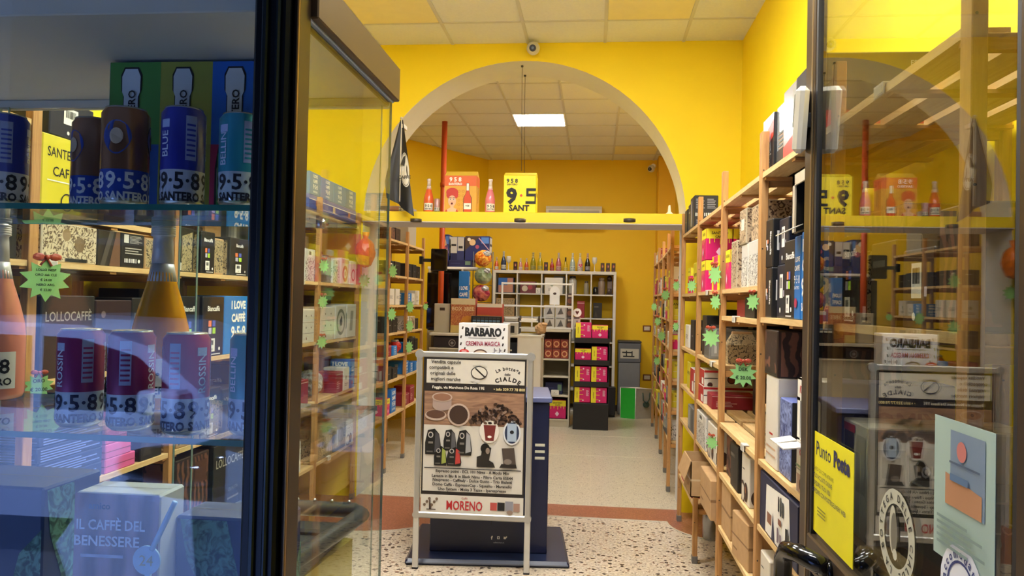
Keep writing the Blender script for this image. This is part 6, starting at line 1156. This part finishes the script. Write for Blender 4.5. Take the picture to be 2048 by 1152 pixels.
# ------------------------------------------------------------------ goods on the back shelves
rnd = random.Random(11)
def fill(x0, x1, y0, y1, z, kinds, hm, row, board, face, n):
    y = y0
    for i in range(n):
        k = rnd.choice(kinds); w_ = rnd.uniform(.13, .22)
        if y+w_ > y1: break
        h = rnd.uniform(.5, .92)*hm
        carton(k, x0, x1, y, y+w_, z+.0005, h, face, (row, board)); y += w_+rnd.uniform(.01, .06)
NB = ['lowest board', 'sixth board', 'fifth board', 'fourth board', 'third board', 'second board', 'top board']
zl = [.42, .70, .95, 1.2, 1.45, 1.70, 2.09]; RB = 'right back shelves'
KK = ['yellow', 'pink', 'dark', 'redwhite', 'white_box', 'red', 'black_label', 'yellow', 'grey_leaf', 'silver']
for (ya, yb, xo) in ((6.76, 7.40, .665), (7.5, 8.3, .70), (8.42, 9.24, .735), (9.36, 10.1, .765)):
    for i, z in enumerate(zl):
        yb_ = 7.2 if (ya < 7 and i == 3) else yb
        hm = (zl+[2.34])[i+1]-z-.06 if i < 6 else .2
        if i == 6 and rnd.random() < .5: continue
        fill(xo, xo+.17, ya, yb_, z, KK, min(hm, .23), RB, NB[i], 'c' if rnd.random() < .6 else 'r', 3)
LB = 'left back shelves'; zl2 = [.50, .82, 1.04, 1.26, 1.52, 1.80, 2.13]
lk = [['pink', 'blue_slim', 'love', 'pink', 'red'], ['black_label', 'blue_slim', 'pink', 'dark'], ['dark', 'love', 'red', 'dark'], ['dark', 'leaf', 'grey_leaf', 'dark'], ['white_box', 'dark', 'love', 'white_box'], ['dark', 'red_packs', 'dark', 'black_label'], ['swirl', 'red', 'plum']]
for (ya, yb) in ((6.94, 7.52), (7.64, 8.28)):
    for i, z in enumerate(zl2):
        if i == 6 and ya > 7.5: continue
        hm = (zl2+[2.36])[i+1]-z-.06
        fill(-2.05, -1.875, ya, yb, z, lk[i], min(hm, .24), LB, NB[i], 'c' if rnd.random() < .7 else 'l', 3)
def fill_back(row, x0, x1, bays, levels, names, kinds, seed, skip=()):
    rr = random.Random(seed)
    for bi, (ya, yb) in enumerate(bays):
        zs = sorted(levels[bi])
        for i, z in enumerate(zs):
            if (bi, z) in skip or i == len(zs)-1: continue
            room = zs[i+1]-z-.045; y = ya+.04+rr.uniform(0, .08)
            while y < yb-.2:
                w_ = rr.uniform(.17, .30); h = room*rr.uniform(.6, .95); k = rr.choice(kinds)
                b = (x0, x1, y, min(y+w_, yb-.035), z, z+h)
                if not any(b[0] < s[1]+.006 and b[1] > s[0]-.006 and b[2] < s[3]+.006 and b[3] > s[2]-.006 and b[4] < s[5]-.001 and b[5] > s[4]+.001 for s in SOLID):
                    carton(k, x0, x1, b[2], b[3], z+.0005, h, 'r' if x0 > 0 else 'l', (row, 'rear '+names(z)+' board'))
                y += w_+rr.uniform(.01, .07)
nr = lambda z: 'top' if z > 2 else 'second' if z > 1.6 else 'third' if z > 1.2 else 'middle' if z > .9 else 'fourth' if z > .7 else 'fifth'
nl = lambda z: 'top' if z > 2 else 'second' if z > 1.6 else 'third' if z > 1.2 else 'fourth' if z > .8 else 'lowest'
DK_ = ['dark', 'black_label', 'plum', 'swirl', 'lollo', 'kraft', 'grey', 'photo', 'print']
fill_back('right shelves', .86, 1.03, [(2.19, 3.05), (3.05, 3.95), (3.95, 4.88), (4.88, 5.80)], [[1.54, 2.09, 1.005, .76, .50], [1.66, 2.09, 1.005, 1.53, .76, .50], [1.66, 2.09, 1.28, 1.005, .76, .50], [1.66, 2.09, 1.28, 1.005, .76, .35]], nr, DK_, 5, ((1, 1.005), (1, 1.53)))
fill_back('left shelves', -2.26, -2.06, [(2.36, 3.24), (3.24, 4.13), (4.13, 5.03), (5.03, 5.96)], [[1.68, 1.85, 1.28, .885, .46]]+[[1.68, 2.14, 1.28, .885, .46]]*3, nl, DK_, 8, ((0, 1.68),))
def bag(x, y, z, m1, lb, sd, r=.09):
    t = thing('coffee_bag', lb, 'bag', (x, y, z+.012)); m = M(); m.ball((0, 0, r*.8), r, m1, 12, 8, (.9, 1, .85), .1, sd); m.build('bag_body', t); m = M(); m.box(-.03, .03, -.05, .05, r*1.45, r*1.8, FOIL, .01); m.build('sealed_top', t)
bag(-1.94, 7.47, 1.0405, C('#b02a2a', .3), 'red crumpled coffee bag on the left back shelves', 4, .07); bag(-1.96, 8.315-.05, 1.0405, C('#20285a', .3), 'dark blue coffee bag at the far end of the left back shelves', 6, .07)
t = thing('metal_jar', 'shiny metal canister on the right back shelves', 'canister', (.745, 7.42-.1, 1.2005)); m = M(); m.lathe([(.05, 0), (.052, .005), (.052, .15), (.048, .158)], C('#b5b8b8', .2, .8), 22); m.build('canister_body', t); m = M(); m.lathe([(.05, .158), (.05, .175), (.02, .18)], C('#8a8c8c', .25, .8), 22); m.build('lid', t)
# steel bin and glass jar on the floor by the right shelves
t = thing('steel_canister', 'small steel canister on the floor under the right shelves', 'canister', (S(1374, 1000, Z=0).x+.04, 5.4, 0)); m = M(); m.lathe([(.055, 0), (.06, .01), (.06, .22), (.056, .23)], C('#a5a8a8', .25, .8), 22); m.build('canister_body', t); m = M(); m.lathe([(.058, .23), (.062, .235), (.062, .26), (.03, .275)], DGR, 22); m.build('lid', t)

# ------------------------------------------------------------------ starburst price tags with bows, hung on the posts
GT = C('#86bd74', .6); BOW = C('#a8442c', .4)
def star(p, r, lines, label, rz=0., bow=True, tilt=0.):
    r *= .68 if (r != .075 or rz < 0) else 1; sd = 1 if rz > 0 else -1; rz = sd*min(abs(rz), 1.25); p = (p[0]+sd*(.0005+r*abs(math.cos(rz))), p[1], p[2]); t = thing('price_tag', label, 'price tag', p, rz, 'green starburst price tags'); m = M(); n = 10; pl = []; rr = random.Random(int(p[1]*100))
    for k in range(2*n): a = PI*k/n; q = r*(1.0 if k % 2 else .64)*rr.uniform(.93, 1.05); pl.append((q*math.cos(a)*1.05, q*math.sin(a)))
    mx = Matrix.Rotation(tilt, 4, 'Y') @ Matrix.Rotation(PI/2, 4, 'X'); m.prism(pl, 0, .002, GT, mx, C('#3a5a2c', .6)); tc_ = m.build('tag_card', t)
    if lines:
        w_ = M(); f = (mx @ Vector((-r, -r, .0025)), mx.to_3x3() @ Vector((1, 0, 0)), mx.to_3x3() @ Vector((0, 1, 0)), mx.to_3x3() @ Vector((0, 0, 1)), 2*r, 2*r)
        for i, s in enumerate(lines): decor(w_, f, [('t', .5, .75-.5*(i+.2)/max(1, len(lines)-.4) if len(lines) > 1 else .5, .42/len(lines)*.62, s, C('#1c2a18'), .8, .02)])
        w_.build('handwriting', tc_)
    if bow:
        b = M()
        for s in (-1, 1): b.ball((s*r*.32, -.006, r*1.02), r*.2, BOW, 9, 6, (1.3, .4, .8), .12, 3+s)
        b.ball((0, -.008, r*1.0), r*.12, BOW, 8, 5); b.tube([(0, -.004, r), (r*.2, -.006, r*.62)], r*.05, BOW, 5); b.tube([(0, -.004, r), (-r*.25, -.006, r*.66)], r*.05, BOW, 5); b.build('ribbon_bow', t)
L0 = LX+.001
star((L0, 2.36, 1.615), .075, ['LOLLO NESP', 'ORO dek CLE', '€ 24.00', 'NERO ARG.', '€ 22.00'], 'large green starburst price tag handwritten LOLLO on the left window post', .95)
star((L0, 2.36, 1.27), .065, ['ORO', '€ 20.00'], 'green starburst tag with red bow low on the left window post', .8)
for z, lb in ((1.79, 'uppermost'), (1.55, 'second'), (1.28, 'lowest')): star((L0, 5.03, z), .07, [], 'green starburst tag on the fourth left post, %s one' % lb, 1.1)
star((L0-.015, 5.96, 1.72), .09, [], 'green starburst tag below the orange bag on the last left post', 1.0, False)
R0 = RX-.001
star((R0, 3.05, 1.32), .075, ['DEK', '€ 20.00'], 'bright green starburst price tag on the right post nearest the door glass', -.25)
star((R0, 3.05, 1.60), .055, [], 'green starburst tag by a red bow high on the right post nearest the door', -1.1)
star((R0, 3.95, 1.735), .08, [], 'tall green starburst tag beside the magenta cartons', -1.1); star((R0, 3.95, 1.60), .065, [], 'green starburst tag hanging under the magenta cartons', -1.1); star((R0, 3.95, 1.42), .075, [], 'green starburst tag with bow in front of the grey cartons', -.7)
star((R0, 3.95, .90), .055, [], 'small green starburst tag low on the third right post from the door', -.8)
star((R0, 4.88, 1.70), .065, [], 'green starburst tag in front of the stacked magenta cartons', -1.0); star((R0, 5.80, 1.72), .06, [], 'green starburst tag on the last right post before the arch', -1.0, True); star((R0, 5.80, 1.42), .055, [], 'lower green starburst tag on the last right post before the arch', -1.0)
for i, (x, y, z, lb) in enumerate(((.639, 6.70, 1.66, 'first right post behind the arch, upper'), (.679, 7.45, 1.28, 'second right post behind the arch'), (.714, 8.37, 1.40, 'third right post behind the arch'), (.744, 9.30, 1.55, 'fourth right post behind the arch'), (.714, 8.37, .98, 'third right post behind the arch, lower'))): star((x, y, z), .08, [], 'green starburst tag on the '+lb, -.9, i % 2 == 0)
for (y, z, lb) in ((6.88, 1.83, 'upper part of the first left post behind the arch'), (6.88, 1.44, 'middle of the first left post behind the arch'), (7.58, 1.50, 'upper part of the second left post behind the arch'), (7.58, 1.31, 'second left post behind the arch, lower'), (7.58, 1.10, 'second left post behind the arch, lowest')): star((-1.849, y, z), .1, [], 'green starburst tag on the '+lb, 1.2, False)
star((-1.859, 8.35, 1.50), .065, [], 'tag with red bow on the third left post behind the arch', 1.0)
# white clip-on label holders at the board edges
def clip(x, y, z, rz, lb):
    t = thing('label_holder', lb, 'label holder', (x, y, z), rz, 'white label holders on the shelf edges'); m = M(); m.box(-.03, .03, -.006, -.001, -.024, .006, C('#d6d4ce', .4), .002); m.box(-.03, .03, -.006, .02, .002, .006, C('#d6d4ce', .4), .001); m.build('holder_clip', t); m = M(); m.box(-.024, .024, -.0068, -.0058, -.018, .0, C('#b5b3ac', .5)); m.build('paper_strip', t)
for y, z, lb in ((2.44, 1.68, 'white label holder next to the large starburst tag on left shelves'), (3.30, 1.28, 'white label holder on the third left board in the second bay'), (4.72, 1.68, 'white label holder under the pale leaf cartons on the left'), (4.80, .885, 'white label holder below the red carton on the left'), (5.30, .46, 'white label holder on the lowest left board')): clip(LX, y, z, PI/2, lb)
for y, z, lb in ((2.42, 1.005, 'white label holder under the stack of white cartons by the door'), (3.30, 1.005, 'white label holder at the bare middle board of the second right bay'), (4.20, 1.28, 'white label holder under the grey cartons on the right'), (4.40, 1.66, 'white label holder under the magenta cartons on the right'), (1.85, 2.09, 'white label holder on the top board behind the door glass'), (3.55, 1.53, 'white label holder on the narrow board of the second right bay')): clip(RX+(.02 if y < 3 else 0), y, z, -PI/2, lb)

# ------------------------------------------------------------------ yellow dump bin with dark rim inside the window
t = thing('dump_bin', 'yellow bin with a dark tubular rim standing behind the display window', 'bin', (-1.09, 2.60, 0)); m = M(); yl = C('#b5a53a', .5)
m.prism([(-.22, -.26), (.15, -.26), (.19, .30), (-.22, .30)], .0, .66, yl); m.build('bin_body', t)
m = M(); gk = C('#3a4044', .28, .2); m.tube([(.155, -.30, .745), (.20, .10, .745), (.215, .33, .745), (.17, .38, .745), (-.22, .38, .745), (-.27, .34, .745), (-.27, -.27, .745), (-.23, -.32, .745), (.10, -.34, .745)], .03, gk, 12, True); m.build('rim', t)
m = M(); m.box(-.24, .19, .12, .19, .70, .74, C('#2a2e30', .4), .01)
for k in range(6): m.ball((-.2+.07*k, .375, .778), .008, C('#c9cccc', .2, .8), 8, 5)
m.box(-.225, .16, -.262, .30, .655, .72, C('#2c3032', .4), .01); m.build('tray', t)

# ------------------------------------------------------------------ the street behind the camera (seen only as reflection)
m = M(); m.box(-9, 9, -9, .92, -.12, -.1, C('#6f7480', .6, 0, .12)); struct(m, 'pavement')
m = M(); m.box(-9, 9, -9.4, -9, -.1, 9, C('#4a4642', .8)); struct(m, 'facade_opposite')
m = M(); m.box(-.1, 0, -.6, .98, -.1, -.001, TERF) if False else None
t = thing('scooter', 'pale blue parked scooter with a dark glossy seat, mirrored in the display window', 'scooter', (-1.46, -1.22, -.1), .12); pb = C('#b9cdf0', .3); XZ = Matrix(((1, 0, 0, 0), (0, 0, 1, 0), (0, 1, 0, 0), (0, 0, 0, 1)))
m = M(); m.prism([(-.62, .22), (-.5, .16), (.35, .16), (.52, .30), (.66, .86), (.60, .90), (.48, .40), (.2, .30), (-.1, .34), (-.15, .80), (-.62, .84), (-.8, .60)], -.17, .17, pb, XZ); m.build('body_panels', t)
m = M(); sd = C('#1c1310', .08); m.ball((-.30, 0, .93), .34, sd, 20, 10, (1, .48, .26)); m.ball((-.10, 0, .97), .2, sd, 16, 8, (1.0, .7, .45)); m.build('seat', t)
for x in (-.55, .62):
    m = M(); m.tube([(x+.21*math.cos(2*PI*k/24), 0, .255+.21*math.sin(2*PI*k/24)) for k in range(24)], .05, BLK, 10, True); m.cyl((x, -.05, .255), (x, .05, .255), .13, ALU, 16); m.build('wheel', t)
m = M(); m.tube([(.60, -.32, 1.02), (.62, -.1, .96), (.62, .1, .96), (.60, .32, 1.02)], .014, BLK, 8); m.build('handlebar', t)
for s in (-1, 1): m = M(); m.tube([(.60, s*.28, 1.02), (.62, s*.34, 1.22)], .006, ALU, 6); m.ball((.62, s*.37, 1.26), .07, ALU, 12, 8, (.2, 1, .7)); m.build('mirror', t)
t = thing('car', 'pale blue parked car mirrored faintly in the display window glass', 'car', (-3.35, -3.2, -.1)); cb = C('#c6d6f4', .25); cg = C('#0c0e12', .1)
m = M(); prof = [(-2.1, .32), (2.1, .32), (2.15, .62), (2.0, .84), (1.25, .94), (.72, 1.36), (.3, 1.48), (-.9, 1.50), (-1.55, 1.38), (-2.05, .98), (-2.15, .7)]
m.prism(prof, -.80, .80, cb, XZ); m.build('car_body', t)
for s in (-1, 1):
    for pl in ([(1.02, .98), (.66, 1.30), (.28, 1.40), (.05, 1.41), (.05, .98)], [(-.03, .98), (-.03, 1.41), (-.85, 1.42), (-1.05, .98)], [(-1.13, .98), (-.93, 1.41), (-1.40, 1.32), (-1.75, 1.02)]):
        m = M(); m.prism(pl, s*.80, s*.815, cg, XZ); m.build('side_window', t)
    for x in (-1.35, 1.35):
        m = M(); m.cyl((x, s*.62, .33), (x, s*.83, .33), .33, BLK, 24); m.cyl((x, s*.83, .33), (x, s*.84, .33), .21, ALU, 18); m.build('wheel', t)
    m = M(); m.box(.75, 1.0, s*.8, s*.98, .98, 1.12, cb, .02); m.build('side_mirror', t)

# ------------------------------------------------------------------ names for the shelf goods
ORD = ['first', 'second', 'third', 'fourth', 'fifth', 'sixth', 'seventh', 'eighth', 'ninth', 'tenth', 'eleventh', 'twelfth']
groups = {}
for r in REG: groups.setdefault(r[2], []).append(r)
for wh, rs in groups.items():
    rs.sort(key=lambda r: (round(r[4], 2), r[3], r[5]))
    same = {}
    for r in rs: same.setdefault(r[1], []).append(r)
    for look, ss in same.items():
        for i, r in enumerate(ss):
            o = r[0]; row, board = wh
            pos = '' if len(ss) == 1 else f', {ORD[i]} from street'
            if row == 'cabinet' or row == 'goods':
                pos = '' if len(ss) == 1 else f', {ORD[i]} from left'
                place = 'top shelf of the open cabinet' if row == 'cabinet' else 'on the cabinet top'
            else: place = f'{board} of {row}' if 'board' in board else board
            o['label'] = f'{look}, {place}{pos}'
            if 'group' not in o and len(ss) > 1: o['group'] = f'{look}s on {place}'[:60]
